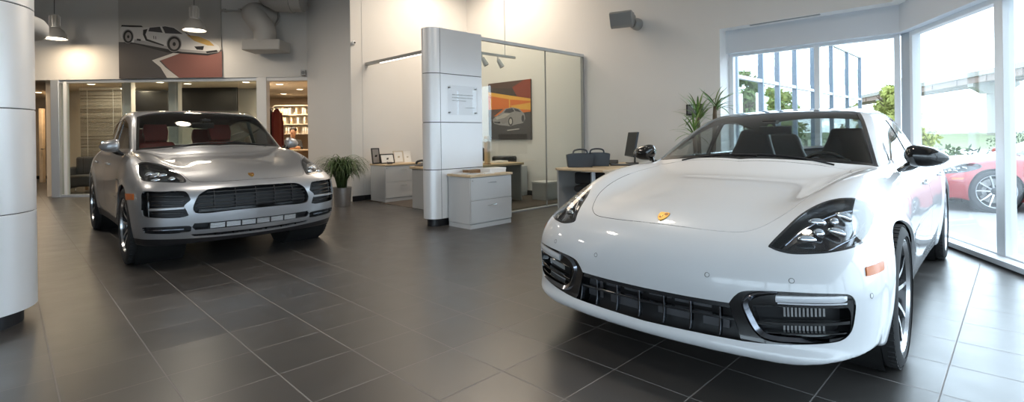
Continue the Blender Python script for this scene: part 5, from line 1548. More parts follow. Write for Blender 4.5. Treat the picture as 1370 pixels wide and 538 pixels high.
# ---------------------------------------------------------------- left side: round column, drum, glazed shop front
LC = (-3.565, 3.29); LR = .36
cl = thing('round_column', 'large silver clad round column on black base at the left edge', 'column', (LC[0], LC[1], 0))
for z0, z1 in ((.10, .74), (.74, 1.42), (1.42, 2.10), (2.10, 2.78), (2.78, 3.6), (3.6, HALL)):
    mb = MB().lathe([(LR-.02, z0+.003), (LR-.003, z0+.003), (LR, z0+.006), (LR, z1-.006), (LR-.003, z1-.003), (LR-.02, z1-.003)], n=96); obj('cladding', mb, 'column_metal', cl)
obj('core', MB().lathe([(LR-.012, .1), (LR-.012, HALL)], n=64), 'black_base', cl)
obj('base', MB().lathe([(LR-.07, 0), (LR-.07, .102), (LR-.02, .102)], n=64), 'black_base', cl)
dr = thing('drum_canopy', 'white drum shaped canopy hanging behind the round silver column', 'canopy', (-6.47, 5.82, 2.50))
obj('drum', MB().lathe([(0, 0), (.80, 0), (.86, .015), (.89, .06), (.89, .15), (.86, .195), (.80, .21), (0, .21)], n=72), 'ceiling_white', dr, sharp=60)
for a in (.5, 2.6, 4.7): obj('hanging_rod', MB().cyl((.6*math.cos(a), .6*math.sin(a), .2), (.6*math.cos(a), .6*math.sin(a), HALL-2.50), .012, n=8), 'alu', dr)

XL = bx(70); XR = PL[0]
slab('wall_bulkhead', [(-16.4, YB), (XR, YB), (XR, YB+.25), (-16.4, YB+.25)], 2.54, HALL, 'wall_grey')
slab('ceiling_office', [(-16.4, YB+.25), (XR, YB+.25), (XR, 18), (-16.4, 18)], 2.62, 2.7, 'ceiling_tile')
wall('wall_back', (-16.4, 17.9), (-1.1, 17.9), 0, HALL, .1, 'wall_warm', 1)
# shop front frames: posts from left to right
def shop_post(x0, x1, mat, y0=YB+.0, y1=YB+.16): return MB().boxb(x0, x1, y0, y1, 0, 2.54)
t = struct(obj('trim_3', shop_post(bx(68), bx(79), 'alu'), 'alu', bevel=.006))
t = struct(obj('trim_4', shop_post(bx(344), bx(357), 'alu'), 'wall_white', bevel=.004))
t = struct(obj('trim_5', MB().boxb(bx(84), bx(88), YB+.02, YB+.10, .05, 2.5), 'alu_white', bevel=.004))
fr = MB().boxb(bx(79), bx(344), YB+.03, YB+.10, 2.47, 2.54).boxb(bx(79), bx(344), YB+.03, YB+.10, 0, .06)
fr = struct(obj('window_4', fr, 'alu', bevel=.003))
for a, b_ in ((79, 108), (108, 163), (163, 233), (233, 318), (318, 344)):
    obj('pane', MB().boxb(bx(a)+.008, bx(b_)-.008, YB+.055, YB+.063, .06, 2.47), 'pane_office', fr)
slab('trim_6', [(bx(357), YB+.02), (XR-.01, YB+.02), (XR-.01, YB+.16), (bx(357), YB+.16)], 2.46, 2.54, 'wall_white')
# partitions further in: corridor on the left, office, back office on the right
YD = 14.2
wall('wall_corridor', (bx(73, YB+.3), YB+.25), (-14.6, 16.6), 0, 2.62, .1, 'wall_warm', 1)
wall('wall_office_back', (bx(92, YD), YD), (bx(347, YD)+.1, YD), 0, 2.62, .1, 'wall_grey', 1)
wall('wall_office_side', (bx(352, YB+.3), YB+.2), (bx(347, YD)+.1, YD+.1), 0, 2.62, .08, 'wall_grey', 1)
wall('wall_corridor_end', (-16.4, 16.7), (-14.5, 16.7), 0, 2.62, .1, 'wall_warm', 1)
wall('baseboard_corridor', (-16.4, 16.68), (-14.7, 16.68), 0, .10, .02, 'black_base', 1)
dd = struct(obj('door_1', MB().boxb(bx(56, 15.2), bx(61, 15.2), 15.1, 15.2, 0, 2.2), 'wood_top', bevel=.01)); obj('door_handle', MB().tube([(bx(57, 15.1), 15.1, 1.0), (bx(57, 15.1), 15.04, 1.0), (bx(57, 15.1)+.1, 15.04, 1.0)], .012, 8), 'chrome', dd)
# inner posts, dark screens and the slatted blind
for a, b_, n_ in ((164, 176, 'trim_7'), (226, 239, 'trim_8')):
    Yp = YB+.9; struct(obj(n_, MB().boxb(bx(a, Yp), bx(b_, Yp), Yp, Yp+.14, 0, 2.62), 'wall_white', bevel=.004))
def tv(px0, px1, py0, py1, Y, label):
    x0, x1 = bx(px0, Y), bx(px1, Y); h0 = 188.; z1 = 1.2+(h0-py0)/682*Y; z0 = 1.2+(h0-py1)/682*Y
    t = thing('wall_screen', label, 'television', ((x0+x1)/2, Y, z0), 0, 'dark screens behind the shop front')
    obj('screen_frame', MB().boxb(x0-(x0+x1)/2, x1-(x0+x1)/2, 0, .05, 0, z1-z0), 'plastic_black', t, bevel=.006)
    obj('screen', MB().boxb(x0-(x0+x1)/2+.03, x1-(x0+x1)/2-.03, -.003, 0, .03, z1-z0-.03), 'screen_black', t)
    obj('mount', MB().boxb(-.15, .15, .05, YD-Y, .2, .4), 'plastic_black', t)
tv(177, 226, 121, 149, YD-.35, 'dark wall screen left behind the shop front above silver car')
tv(240, 318, 117, 150, YD-.35, 'wider dark wall screen right behind the shop front above silver car')
t = thing('slatted_blind', 'slatted brown blind hanging behind the shop front left of silver car', 'blind', (bx(108, 13.3), 13.3, .55))
Wb = bx(163, 13.3)-bx(108, 13.3); mb = MB(); rr = random.Random(2)
for i in range(50):
    mb.mat(rr.choice((0, 0, 1, 2))); mb.box((Wb/2, 0, .03+i*.0395), (Wb, .010, .033), rot('X', 24))
obj('slats', mb, ['blind_a', 'blind_b', 'blind_c'], t); obj('head_rail', MB().boxb(0, Wb, -.03, .03, 2.0, 2.06), 'alu', t)
for x in (.2, Wb-.2): obj('cord', MB().cyl((x, -.02, 0), (x, -.02, 2.0), .004, n=6), 'alu', t)
obj('bottom_rail', MB().boxb(0, Wb, -.02, .02, -.02, .01), 'alu', t)
t = thing('armchair', 'black leather armchair behind the glass at the left of shop front', 'armchair', (bx(107, 12.0)+.12, 12.0, 0), .3)
obj('seat', MB().boxb(-.30, .30, -.30, .30, .16, .42), 'leather_black', t, bevel=.04, seg=3)
obj('backrest', MB().boxb(-.30, .30, .24, .40, .16, .84), 'leather_black', t, bevel=.05, seg=3)
for s_ in (-1, 1): obj('armrest', MB().boxb(s_*.36-.07, s_*.36+.07, -.30, .38, .10, .60), 'leather_black', t, bevel=.04, seg=3)
for x in (-.34, .34):
    for y in (-.24, .32): obj('leg', MB().cyl((x, y, 0), (x, y, .12), .02, n=10), 'chrome', t)
t = thing('side_table', 'small wooden table beside the black armchair behind the glass', 'table', (-10.3, 12.85, 0))
obj('table_top', MB().boxb(-.3, .3, -.25, .25, .60, .64), 'wood_top', t, bevel=.004)
for x in (-.26, .26):
    for y in (-.21, .21): obj('leg', MB().boxb(x-.02, x+.02, y-.02, y+.02, 0, .60), 'wood_dark', t)

# back office through the doorway
def pt(px, py, Y): p_ = 182+(685-px)*.0132; return np.array([(px-685)/682.*Y, Y, 1.2+(p_-py)/682*Y])
t = thing('service_counter', 'wood topped service counter in the back office doorway', 'counter', (bx(392, 13.2), 13.0, 0))
obj('counter_body', MB().boxb(-.45, .90, 0, .5, 0, .88), 'wood_dark', t, bevel=.005); obj('worktop', MB().boxb(-.5, .95, -.05, .55, .88, .92), 'wood_top', t, bevel=.005)
t = thing('wall_shelf', 'white wall shelf unit with binders at the back of the back office', 'shelf', (bx(392, 16.4), 16.75, 1.35))
obj('shelf_case', MB().boxb(-.7, .6, .1, .13, 0, .95).boxb(-.7, -.67, -.2, .1, 0, .95).boxb(.57, .6, -.2, .1, 0, .95), 'paper_tan', t)
for z in (0, .31, .62, .92): obj('shelf_board', MB().boxb(-.7, .6, -.2, .1, z, z+.03), 'paper_tan', t)
rr = random.Random(8)
for z, nm in ((.03, 'lowest'), (.34, 'middle'), (.65, 'top')):
    x = -.62; i = 0
    while x < .45:
        w_ = rr.uniform(.05, .08); h_ = rr.uniform(.18, .26)
        tb2 = thing('ring_binder', 'one of the pale binders on the back office wall shelf', 'binder', (bx(392, 16.4)+x, 16.60, 1.35+z+.001), 0, 'binders on the back office shelf')
        obj('cover', MB().boxb(0, w_, 0, .2, 0, h_), rr.choice(('paper_tan', 'paper_grey', 'cab_grey', 'wood_top', 'paper_tan')), tb2, bevel=.004); obj('spine_label', MB().boxb(w_*.2, w_*.8, -.002, 0, h_*.4, h_*.8), 'paper', tb2)
        x += w_+rr.choice((.012, .012, .15)); i += 1
t = thing('coat_rail', 'wall rail holding garments at the left of the back office door', 'coat rail', (bx(366, 12.2), 12.2, 1.95))
obj('rail', MB().cyl((-.22, 0, 0), (.22, 0, 0), .014, n=10), 'chrome', t); obj('bracket', MB().boxb(-.23, -.20, -.02, .02, -.03, .03), 'chrome', t)
obj('hanging_rod', MB().cyl((-.2, 0, 0), (-.2, 0, .67), .008, n=8), 'chrome', t)
def jacket(x, mat, label, drop):
    t = thing('jacket', label, 'jacket', (bx(366, 12.2)+x, 12.2, 1.93)); mb = MB()
    rings = []
    for z, w_, d_ in ((0, .05, .02), (-.05, .12, .035), (-.12, .19, .045), (-.4, .20, .05), (-drop, .21, .055)):
        rings.append([(d_*math.cos(a)*(1+.15*math.cos(5*a)), w_*math.sin(a), z) for a in np.linspace(0, 2*PI, 24, endpoint=False)])
    mb.loft(rings); obj('jacket_body', mb, mat, t, sharp=70)
    for s_ in (-1, 1): obj('sleeve', MB().tube([(0, s_*.17, -.1), (.01, s_*.23, -.35), (.02, s_*.23, -drop*.85)], [.04, .038, .03], 10), mat, t)
    obj('hanger', MB().tube([(0, -.1, -.03), (0, 0, .01), (0, 0, .035)], .005, 6), 'chrome', t)
jacket(-.09, 'fabric_black', 'black jacket hanging left on the rail by the doorway', .95); jacket(.09, 'fabric_red', 'dark red jacket hanging right on the rail by the doorway', 1.05)

# the man at the counter
def skin_body(name, nodes, edges, mat, parent, sub=2):
    me = bpy.data.meshes.new(name); me.from_pydata([n[0] for n in nodes], edges, []); me.materials.append(MATS[mat])
    o = bpy.data.objects.new(name, me); link(o, parent)
    sk = o.modifiers.new('skin', 'SKIN'); sk.use_smooth_shade = True
    if not me.skin_vertices: me.attributes.new('skin_vertices', 'FLOAT', 'POINT') if False else None
    bpy.context.view_layer.objects.active = o
    if not len(me.skin_vertices): bpy.ops.mesh.customdata_skin_add()
    for i, n in enumerate(nodes):
        r = n[1]; me.skin_vertices[0].data[i].radius = (r, r) if np.isscalar(r) else r
        me.skin_vertices[0].data[i].use_root = (i == 0)
    s_ = o.modifiers.new('sub', 'SUBSURF'); s_.levels = sub; s_.render_levels = sub
    return o
hd = pt(393, 177, 13.75)
pe = thing('person', 'man in black shirt leaning on the service counter in the doorway', 'person', (hd[0]-.05, 13.85, 0))
hx, hz = .05, float(hd[2])
sh = hz-.25
nodes = [((-.02, .12, .74), (.17, .12)), ((-.03, .06, .92), (.16, .11)), ((-.03, -.02, sh-.06), (.18, .11)), ((0, -.08, sh+.03), (.075, .07)), ((.03, -.12, sh+.10), (.055, .055)), ((.05, -.14, hz-.02), (.078, .092)), ((.05, -.13, hz+.06), (.072, .085)), ((.05, -.125, hz+.10), (.05, .06)),
         ((-.20, -.03, sh-.02), .065), ((-.27, -.18, sh-.20), .05), ((-.27, -.40,   .972), .042), ((-.12, -.58,   .968), .034), ((-.05, -.63,   .955), (.04, .018)),
         ((.17, -.03, sh-.02), .065), ((.27, -.16, sh-.20), .05), ((.30, -.38,   .972), .042), ((.18, -.58,   .968), .034), ((.12, -.64,   .955), (.04, .018)),
         ((-.11, .10, .66), .10), ((-.11, .02, .40), .07), ((-.12, .12, .06), .05), ((-.12, -.02, .035), .04), ((.10, .10, .66), .10), ((.11, .05, .40), .07), ((.11, .14, .06), .05), ((.11, .0, .035), .04)]
edges = [(0, 1), (1, 2), (2, 3), (3, 4), (4, 5), (5, 6), (6, 7), (2, 8), (8, 9), (9, 10), (10, 11), (11, 12), (2, 13), (13, 14), (14, 15), (15, 16), (16, 17), (0, 18), (18, 19), (19, 20), (20, 21), (0, 22), (22, 23), (23, 24), (24, 25)]
fing = 0
for bi, s_ in ((12, 1), (17, -1)):
    b0 = nodes[bi][0]
    for k, (dx, L) in enumerate(((-.024, .060), (-.008, .068), (.008, .064), (.024, .050))):
        n0 = len(nodes)
        nodes += [((b0[0]+dx, b0[1]-.035, b0[2]+.004), .0095), ((b0[0]+dx*1.1, b0[1]-.035-L*.6, b0[2]+.002), .0085), ((b0[0]+dx*1.1, b0[1]-.035-L, b0[2]-.014), .0075)]
        edges += [(bi, n0), (n0, n0+1), (n0+1, n0+2)]
    n0 = len(nodes); nodes += [((b0[0]+s_*.045, b0[1]-.01, b0[2]), .011), ((b0[0]+s_*.058, b0[1]-.05, b0[2]-.006), .009)]; edges += [(bi, n0), (n0, n0+1)]
skin_body('body', nodes, edges, 'skin', pe)
g = 1.13
cl_idx = [0, 1, 2, 3, 8, 9, 10, 13, 14, 15]; mp_ = {v: i for i, v in enumerate(cl_idx)}
cn = [(nodes[i][0], tuple(np.array(nodes[i][1] if not np.isscalar(nodes[i][1]) else (nodes[i][1],)*2)*g+.006)) for i in cl_idx]
cn[3] = ((0, -.07, sh+.01), (.085, .08))
skin_body('shirt', cn, [(mp_[a], mp_[b]) for a, b in edges if a in mp_ and b in mp_], 'shirt', pe)
tn = [((-.02, .12, .76), (.18, .13)), ((-.11, .10, .66), .115), ((-.11, .02, .40), .085), ((-.12, .12, .10), .065), ((.10, .10, .66), .115), ((.11, .05, .40), .085), ((.11, .14, .10), .065)]
skin_body('trousers', tn, [(0, 1), (1, 2), (2, 3), (0, 4), (4, 5), (5, 6)], 'fabric_black', pe)
mb = MB().ell((.05, -.115, hz+.065), (.088, .100, .080), None, 24, 14)
mb.xf(lambda p: p if p[1] > -.19+(p[2]-hz)*-.0 or p[2] > hz+.075 else np.array([p[0], max(p[1], -.175), max(p[2], hz+.055)]))
obj('hair', mb, 'hair', pe, sharp=80)
fc_ = MB().ell((.05, -.233, hz+.0), (.012, .020, .022)); obj('nose', fc_, 'skin', pe)
for s_ in (-1, 1):
    obj('eye', MB().ell((.05+s_*.030, -.222, hz+.028), (.012, .008, .007)), 'hair', pe); obj('ear', MB().ell((.05+s_*.082, -.13, hz+.005), (.012, .022, .032)), 'skin', pe)
obj('mouth', MB().ell((.05, -.222, hz-.045), (.024, .008, .006)), 'fabric_red', pe)

# ---------------------------------------------------------------- up high on the left
t = thing('air_duct', 'grey bent ventilation duct with square boot high on the left wall', 'duct', (bx(366), YB-.35, 3.05))
obj('duct_elbow', MB().tube(smooth_poly([(-.05, .33, .78), (-.12, .12, .80), (-.22, -.02, .77), (-.10, -.06, .62), (.02, -.04, .42), (.02, -.02, .12)], 6, False), .22, 28), 'duct', t, sharp=50)
obj('duct_boot', MB().boxb(-.36, .42, -.24, .30, -.02, .20), 'duct', t, bevel=.02)
obj('duct_collar', MB().lathe([(.225, .28), (.235, .28), (.235, .335), (.225, .335)], (-.05, 0, .78), (0, 1, 0), 30, closed_prof=True), 'duct', t)
t = thing('air_duct', 'straight round ventilation duct under the ceiling beside the pier', 'duct', (bx(396), YB-.5, 4.05))
obj('duct_pipe', MB().tube([(.40, 0, 0), (-.15, 0, .02), (-.28, 0, .1), (-.30, .3, .2)], .24, 28), 'duct', t, sharp=50); obj('duct_collar', MB().lathe([(.24, 0), (.26, 0), (.26, .06), (.24, .06)], (.12, 0, .0), (1, 0, 0), 30, closed_prof=True), 'duct', t)
t = thing('wall_horn', 'small grey alarm box above the back office doorway', 'alarm', (bx(408), YB-.001, 2.62)); obj('case', MB().boxb(-.05, .05, -.06, 0, -.06, .06), 'frame_grey', t, bevel=.008); obj('grille', MB().cyl((0, -.06, 0), (0, -.066, 0), .035, n=20), 'plastic_grey', t)
cd = thing('wall_mounted_pipe', 'short conduit pipe on the grey wall right of the race car poster', 'pipe', (bx(300), YB-.06, 3.95)); obj('pipe', MB().tube([(0, 0, .03), (.5, 0, -.0)], .025, 10), 'duct', cd)
for x in (.08, .40): obj('clip', MB().boxb(x-.02, x+.02, -.03, .06, .0, .06), 'duct', cd)

def pendant(x, y, zb, label, glow=True, power=0., col=(1, .84, .66)):
    t = thing('pendant_lamp', label, 'pendant lamp', (x, y, zb), 0, 'high bay pendant lamps')
    dome = [(.215, 0), (.212, .02), (.19, .10), (.15, .17), (.105, .215), (.085, .225)]
    obj('lamp_shade', MB().lathe(dome+[(r-.006, z-.004) for r, z in dome[::-1]], n=48), 'lamp_alu', t, sharp=60)
    mb = MB().lathe([(.0, .225), (.095, .225), (.095, .24), (.07, .25), (.07, .47), (.062, .49), (0, .49)], n=32)
    for k in range(10): a = 2*PI*k/10; mb.box((.075*math.cos(a), .075*math.sin(a), .36), (.03, .006, .20), rot('Z', math.degrees(a)))
    obj('ballast_housing', mb, 'lamp_alu', t)
    obj('cord', MB().cyl((0, 0, .48), (0, 0, HALL-zb), .006, n=8), 'plastic_black', t)
    if glow: obj('diffuser', MB().lathe([(.195, .028), (.0, .022)], n=32), 'lamp_glow', t, recalc=False)
    if power:
        l = bpy.data.lights.new('lamp_light', 'AREA'); l.shape = 'DISK'; l.size = .36; l.energy = power; l.color = col
        o = bpy.data.objects.new('lamp_light', l); link(o, t); o.location = (0, 0, -.01)
    return t
# ---------------------------------------------------------------- outside
o = struct(obj('ground_outside', MB().boxb(-60, 120, -70, 9, -.40, -.10).boxb(-60, 120, 9, 34, -.40, -.10), 'pavement'))
def outside(o, label, cat): return tag(o, label, cat)
gr = MB(); P = []
for i in range(14):
    Y = 24+i*7; row = []
    for j in range(26):
        X = -10+j*8; row.append((X, Y, -.12+.9*step(np.array((Y-24)/60.))*1.0+.25*math.sin(X*.09+i*.5)*min((Y-24)/30, 1)))
    P.append(row)
gr.grid(P); tag(obj('grass_bank', gr, 'grass', sharp=60), 'pale green grass bank rising behind the forecourt below the bridge', 'grass'); bpy.data.objects['grass_bank']['kind'] = 'stuff'
# bridge
def bp(t): return np.array([50., 52.])+np.array([-.306, -.952])*-t
bg = thing('bridge', 'long concrete bridge on piers crossing the view beyond the windows', 'bridge', V3(bp(0)+np.array([.952, -.306])*2.2, .55), math.atan2(.952, .306))
def br(p): return p
mb = MB().boxb(-60, 160, -2.2, 2.2, 6.60, 6.80); obj('deck', mb, 'concrete', bg)
mb = MB().boxb(-60, 160, 1.95, 2.2, 6.8, 7.15); obj('parapet', mb, 'concrete', bg); mb = MB().boxb(-60, 160, -2.2, -1.95, 6.8, 7.15); obj('parapet', mb, 'concrete', bg)
for y in (1.7, 0, -1.7): obj('girder', MB().boxb(-60, 160, y-.25, y+.25, 5.9, 6.60), 'girder', bg)
for x in (-50, -22, 6, 34, 62, 100, 140):
    mb = MB().lathe([(.6, -1.6), (.6, 4.7)], (x, 0, 0), (0, 0, 1), 24); mb.prism([(-2.1, 5.9), (2.1, 5.9), (2.1, 5.5), (.9, 4.7), (-.9, 4.7), (-2.1, 5.5)], (x-.6, 0, 0), (0, 1, 0), (0, 0, 1), (1.2, 0, 0)); obj('pier', mb, 'concrete', bg)
for k in range(36): obj('stiffener', MB().boxb(-58+k*6.1, -57.7+k*6.1, 1.95, 2.08, 5.95, 6.55), 'girder', bg)

def leafy(mb, c, r, n, size, rr, squash=1.):
    for i in range(n):
        d = np.array([rr.gauss(0, 1) for _ in range(3)]); d /= np.linalg.norm(d); q = np.array(c)+d*np.array([r, r, r*squash])*(rr.random()**.4)
        u = np.array([rr.gauss(0, 1) for _ in range(3)]); u /= np.linalg.norm(u); v = np.cross(u, d); v /= max(np.linalg.norm(v), 1e-6); s_ = size*rr.uniform(.6, 1.3)
        n0 = len(mb.v); mb.v += [tuple(q-u*s_), tuple(q+v*s_*.5), tuple(q+u*s_), tuple(q-v*s_*.5)]; mb.f.append([n0, n0+1, n0+2, n0+3]); mb.m.append(mb.cur)
def tree(x, y, h, w, label, mat, seed, z=-.1):
    t = thing('tree', label, 'tree', (x, y, z), 0, 'trees outside the windows'); rr = random.Random(seed)
    mb = MB().tube([(0, 0, 0), (.05*w, 0, h*.3), (0, .05*w, h*.75)], [h*.03, h*.022, h*.008], 10)
    for k in range(6): a = rr.uniform(0, 2*PI); mb.tube([(0, 0, h*(.3+.06*k)), (w*.35*math.cos(a), w*.35*math.sin(a), h*(.5+.06*k))], [h*.012, h*.004], 8)
    obj('trunk', mb, 'bark', t)
    mb = MB()
    for k in range(16):
        a = rr.uniform(0, 2*PI); u = rr.random(); rad = w*.5*(1-.55*u)*rr.uniform(.3, .75)
        leafy(mb, (rad*math.cos(a), rad*math.sin(a), h*(.34+.58*u)), w*(.27-.10*u), 230, max(.05*w, .08), rr, .8)
    obj('crown', mb, mat, t, recalc=False)
def at_px(px, Y): return ((px-685)/682.*Y, Y)
for px, Y, h, w, lb, mt, sd in ((1203, 16, 3.0, 1.7, 'sunlit yellow green tree just left of the corner post outside', 'foliage', 1),
                            (1170, 21, 2.5, 2.0, 'low pale tree beyond the glazed wing near the bridge end', 'foliage', 2),
                            (1003, 15, 3.3, 1.5, 'green tree behind the left pane of the window', 'foliage_b', 3),
                            (1042, 17, 3.2, 1.6, 'green tree second from left behind the window', 'foliage_b', 4),
                            (1075, 19, 3.1, 1.8, 'green tree seen through the glazed wing near the window mullion', 'foliage_b', 5),
                            (1122, 24.5, 3.2, 1.4, 'low green tree at the right part of the glazed wing', 'foliage', 6)):
    x, y = at_px(px, Y); tree(x, y, h, w, lb, mt, sd)
def hedge(p, q, h, w, label, seed):
    t = thing('hedge', label, 'hedge', V3(p, -.1)); rr = random.Random(seed); d = np.array(q)-np.array(p); L = np.linalg.norm(d); mb = MB(); n = int(L/.4)
    for i in range(n+1): leafy(mb, (d[0]*i/n, d[1]*i/n, h*.5), w*.6, 260, .07, rr, .9*h/w)
    obj('leaves', mb, 'hedge_leaf', t, recalc=False)
    mb = MB()
    for i in range(0, n+1, 2): mb.tube([(d[0]*i/n, d[1]*i/n, 0), (d[0]*i/n+.05, d[1]*i/n, h*.7)], [.03, .01], 6)
    obj('stems', mb, 'bark', t); bpy.data.objects[mb and t.children[-1].name]['kind'] = 'stuff'
hedge(at_px(1262, 12.4), at_px(1292, 11.8), .95, .8, 'dark clipped hedge behind the red car outside', 21)
hedge(at_px(1345, 21.), at_px(1400, 20.), 1.2, 1.0, 'distant dark hedge at the far right of the forecourt', 22)
# glazed wing of the building, seen through the window
gw = thing('glazed_wing', 'glazed wing of the building with slim grey posts outside the window', 'building', (4.3, 10.6, -.1), PI/4)
def gw_s(px):
    r = (px-685)/682.; return float((r*10.6-4.3)/(B2[0]-r*B2[1]))
ps = [gw_s(p) for p in (985, 1019, 1041, 1064, 1088, 1113, 1134, 1151)]
for s_ in ps: obj('post', MB().boxb(s_-.04, s_+.04, -.06, .06, 0, 4.25), 'post_blue', gw, bevel=.004)
for z in (.08, 2.55, 4.2): obj('transom', MB().boxb(ps[0], ps[-1], -.05, .05, z-.04, z+.04), 'cab_grey', gw, bevel=.004)
for a, b_ in zip(ps[:-1], ps[1:]):
    obj('pane', MB().boxb(a+.07, b_-.07, -.005, .005, .1, 4.15), 'pane', gw)
# ---------------------------------------------------------------- cars, lamps, sky, camera
FINE = .016
car = thing('sedan', 'white sports sedan with glossy black front air intakes nearest the viewer', 'car', (.657, 2.578, 0), math.atan2(.728, .6855), 'showroom cars'); build_car(SEDAN, car, FINE)
car = thing('suv', 'silver grey sport utility car with red seats by the glazed shop front', 'car', (-2.518, 5.022, 0), math.atan2(.719, -.695), 'showroom cars'); build_car(SUV, car, FINE)

class Scaled:
    def __init__(s, b, k):
        s.b = b; s.k = np.array(k, float); s.lo = b.lo*s.k; s.hi = b.hi*s.k; s.m = float(s.k.min())
    def f(s, P): return s.b.f(P/s.k)*s.m
    grad = Shape.grad; snap = Shape.snap; normal = Shape.normal; hit = Shape.hit
K = (.86, .95, .88)
def sc(pts, ax): return [tuple(p[i]*K[a] for i, a in enumerate(ax)) for p in pts]
RED = dict(SEDAN)
RED.update(shape=Scaled(SEDAN['shape'], K), paint='paint_red', axles=(.93*K[0], 3.88*K[0]), R=.335, arch=.352, rim=.255, ww=.25, track=(.957*K[1], .968*K[1]),
    ws=sc(SEDAN['ws'], (0, 1)), rw=sc(SEDAN['rw'], (0, 1)), dlo=sc(SEDAN['dlo'], (0, 2)), bpillar=2.78*K[0], lamp=sc(PAN_LAMP, (0, 1, 2)),
    pods=[(p[0]*K[0], p[1]*K[1], p[2]*K[2])+p[3:] for p in SEDAN['pods']], lamp_bars=[sc(b, (0, 1, 2)) for b in SEDAN['lamp_bars']], front=[],
    panels=[(n, k, np.array(p)*np.array([K[0], K[1]] if k == 'plan' else [K[0], K[2]]), w, g) for n, k, p, w, g in SEDAN['panels']],
    belt=.965*K[2], tail_in=4.6*K[0], seat_x=2.62*K[0], seat_z=.36, seat_h=.74, mirror_x=2.18*K[0], mirror=(1.80*K[0], .885*K[1], 1.09*K[1], .985*K[2], 1.118*K[2]), mirror_mat='paint_red',
    mirror_loop=sc(SEDAN['mirror_loop'], (0, 1, 2)), emblem=(.215*K[0], 0), marker=sc(SEDAN['marker'], (0, 2)), handles=(2.55*K[0],), handle_z=.815*K[2], tail_z=.83*K[2],
    wipers=[((1.47*K[0], -.5), (1.41*K[0], .05))], sensors=[])
er = np.array([.92, -.36]); er /= np.linalg.norm(er); rt = np.array([-er[1], er[0]])
fw = np.array([7.52, 7.92])                                          # front wheel nearest the glazing
ro = fw-er*.93*K[0]+rt*.957*K[1]
car = thing('coupe', 'red sports coupe parked outside the glazing on the right', 'car', (float(ro[0]), float(ro[1]), -.10), math.atan2(er[1], er[0])); build_car(RED, car, .024)

pendant(bx(262, 10.3), 10.3, 3.42, 'spun metal pendant lamp hanging before the race car poster', True, 7)
pendant(bx(75, 10.45), 10.45, 3.32, 'spun metal pendant lamp hanging beside the white drum canopy', True, 16, (1, .76, .50))
for x, y, p in ((-2.2, 3.9, 22), (-5.0, 7.6, 24), (.4, 4.6, 22), (2.2, 3.0, 18), (-7.6, 7.2, 45), (-9.6, 8.2, 40), (-6.4, 4.6, 30)):
    pendant(x, y, 3.9, 'spun metal pendant lamp high over the cars above the picture', True, p, (1, .90, .78))
def lamp(name, loc, size, e, col, rx=0., rz=0., sy=None):
    l = bpy.data.lights.new(name, 'AREA'); l.energy = e; l.color = col; l.size = size
    if sy: l.shape = 'RECTANGLE'; l.size_y = sy
    o = bpy.data.objects.new(name, l); link(o); o.location = loc; o.rotation_euler = (rx, 0, rz); return o
# recessed downlights
def downlight(x, y, z, e, label, col=(1, .80, .56)):
    t = thing('downlight', label, 'downlight', (x, y, z), 0, 'recessed downlights of the back rooms')
    obj('trim_ring', MB().lathe([(.075, 0), (.095, -.008), (.10, 0)], n=28), 'alu_white', t, recalc=False); obj('diffuser', MB().lathe([(.078, -.004), (0, -.004)], n=24), 'down_glow', t, recalc=False)
    l = bpy.data.lights.new('lamp_light', 'AREA'); l.shape = 'DISK'; l.size = .16; l.energy = e; l.color = col; o = bpy.data.objects.new('lamp_light', l); link(o, t); o.location = (0, 0, -.02)
for px, Y in ((123, 12.6), (170, 12.9), (178, 13.6), (215, 12.4), (252, 12.8), (330, 12.6)):
    downlight(bx(px, Y), Y, 2.62, 16, 'round recessed downlight in the ceiling behind the shop front')
for px, Y in ((375, 13.2), (402, 14.6), (380, 16.0)):
    downlight(bx(px, Y), Y, 2.62, 42, 'round recessed downlight in the back office ceiling')
downlight(bx(52, 14.5), 14.5, 2.62, 26, 'round recessed downlight in the corridor ceiling at far left')
lamp('office_ceiling_light', (-.75, 9.6, 4.4), 2.2, 90, (1, .84, .66))

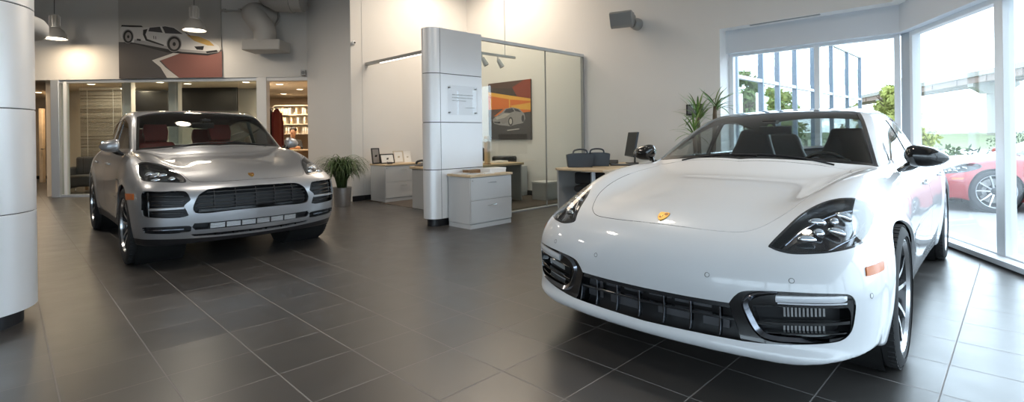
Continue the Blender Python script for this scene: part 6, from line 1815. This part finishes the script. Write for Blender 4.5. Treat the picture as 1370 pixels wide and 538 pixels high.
SKY_BASE, SKY_SUN = 3.9, 5.6
w = bpy.data.worlds.new('sky'); bpy.context.scene.world = w; w.use_nodes = True
nt = w.node_tree; bgn = nt.nodes['Background']
bgn.inputs[0].default_value = (.70, .86, 1.0, 1)
tc = nt.nodes.new('ShaderNodeTexCoord')                              # hazy white sky, brightest towards the sun on the right
nm = nt.nodes.new('ShaderNodeVectorMath'); nm.operation = 'NORMALIZE'; nt.links.new(tc.outputs['Generated'], nm.inputs[0])
dp = nt.nodes.new('ShaderNodeVectorMath'); dp.operation = 'DOT_PRODUCT'; nt.links.new(nm.outputs[0], dp.inputs[0])
sd = Vector((.78, .42, .46)).normalized(); dp.inputs[1].default_value = sd
mm = nt.nodes.new('ShaderNodeMath'); mm.operation = 'MAXIMUM'; mm.inputs[1].default_value = 0.; nt.links.new(dp.outputs['Value'], mm.inputs[0])
pw_ = nt.nodes.new('ShaderNodeMath'); pw_.operation = 'POWER'; pw_.inputs[1].default_value = 4.; nt.links.new(mm.outputs[0], pw_.inputs[0])
ma = nt.nodes.new('ShaderNodeMath'); ma.operation = 'MULTIPLY_ADD'; ma.inputs[1].default_value = SKY_SUN; ma.inputs[2].default_value = SKY_BASE; nt.links.new(pw_.outputs[0], ma.inputs[0])
nt.links.new(ma.outputs[0], bgn.inputs[1])

cam = bpy.data.cameras.new('camera'); cam.sensor_width = 36.; cam.lens = 36.*682/1370; cam.shift_y = -87./1370; cam.clip_end = 600
co = bpy.data.objects.new('camera', cam); link(co)
co.matrix_world = Matrix.Translation((0, 0, 1.2)) @ Matrix.Rotation(math.radians(90), 4, 'X') @ Matrix.Rotation(-.0132, 4, 'Z')
sc_ = bpy.context.scene; sc_.camera = co
vs = sc_.view_settings; vs.view_transform = 'Standard'; vs.look = 'None'; vs.gamma = 1.; vs.use_curve_mapping = False; vs.exposure = .17
sc_.cycles.max_bounces = 10; sc_.cycles.transparent_max_bounces = 24; sc_.cycles.diffuse_bounces = 5; sc_.cycles.glossy_bounces = 5
sc_.cycles.sample_clamp_indirect = 6.; sc_.cycles.use_denoising = True; sc_.cycles.caustics_reflective = False; sc_.cycles.caustics_refractive = False
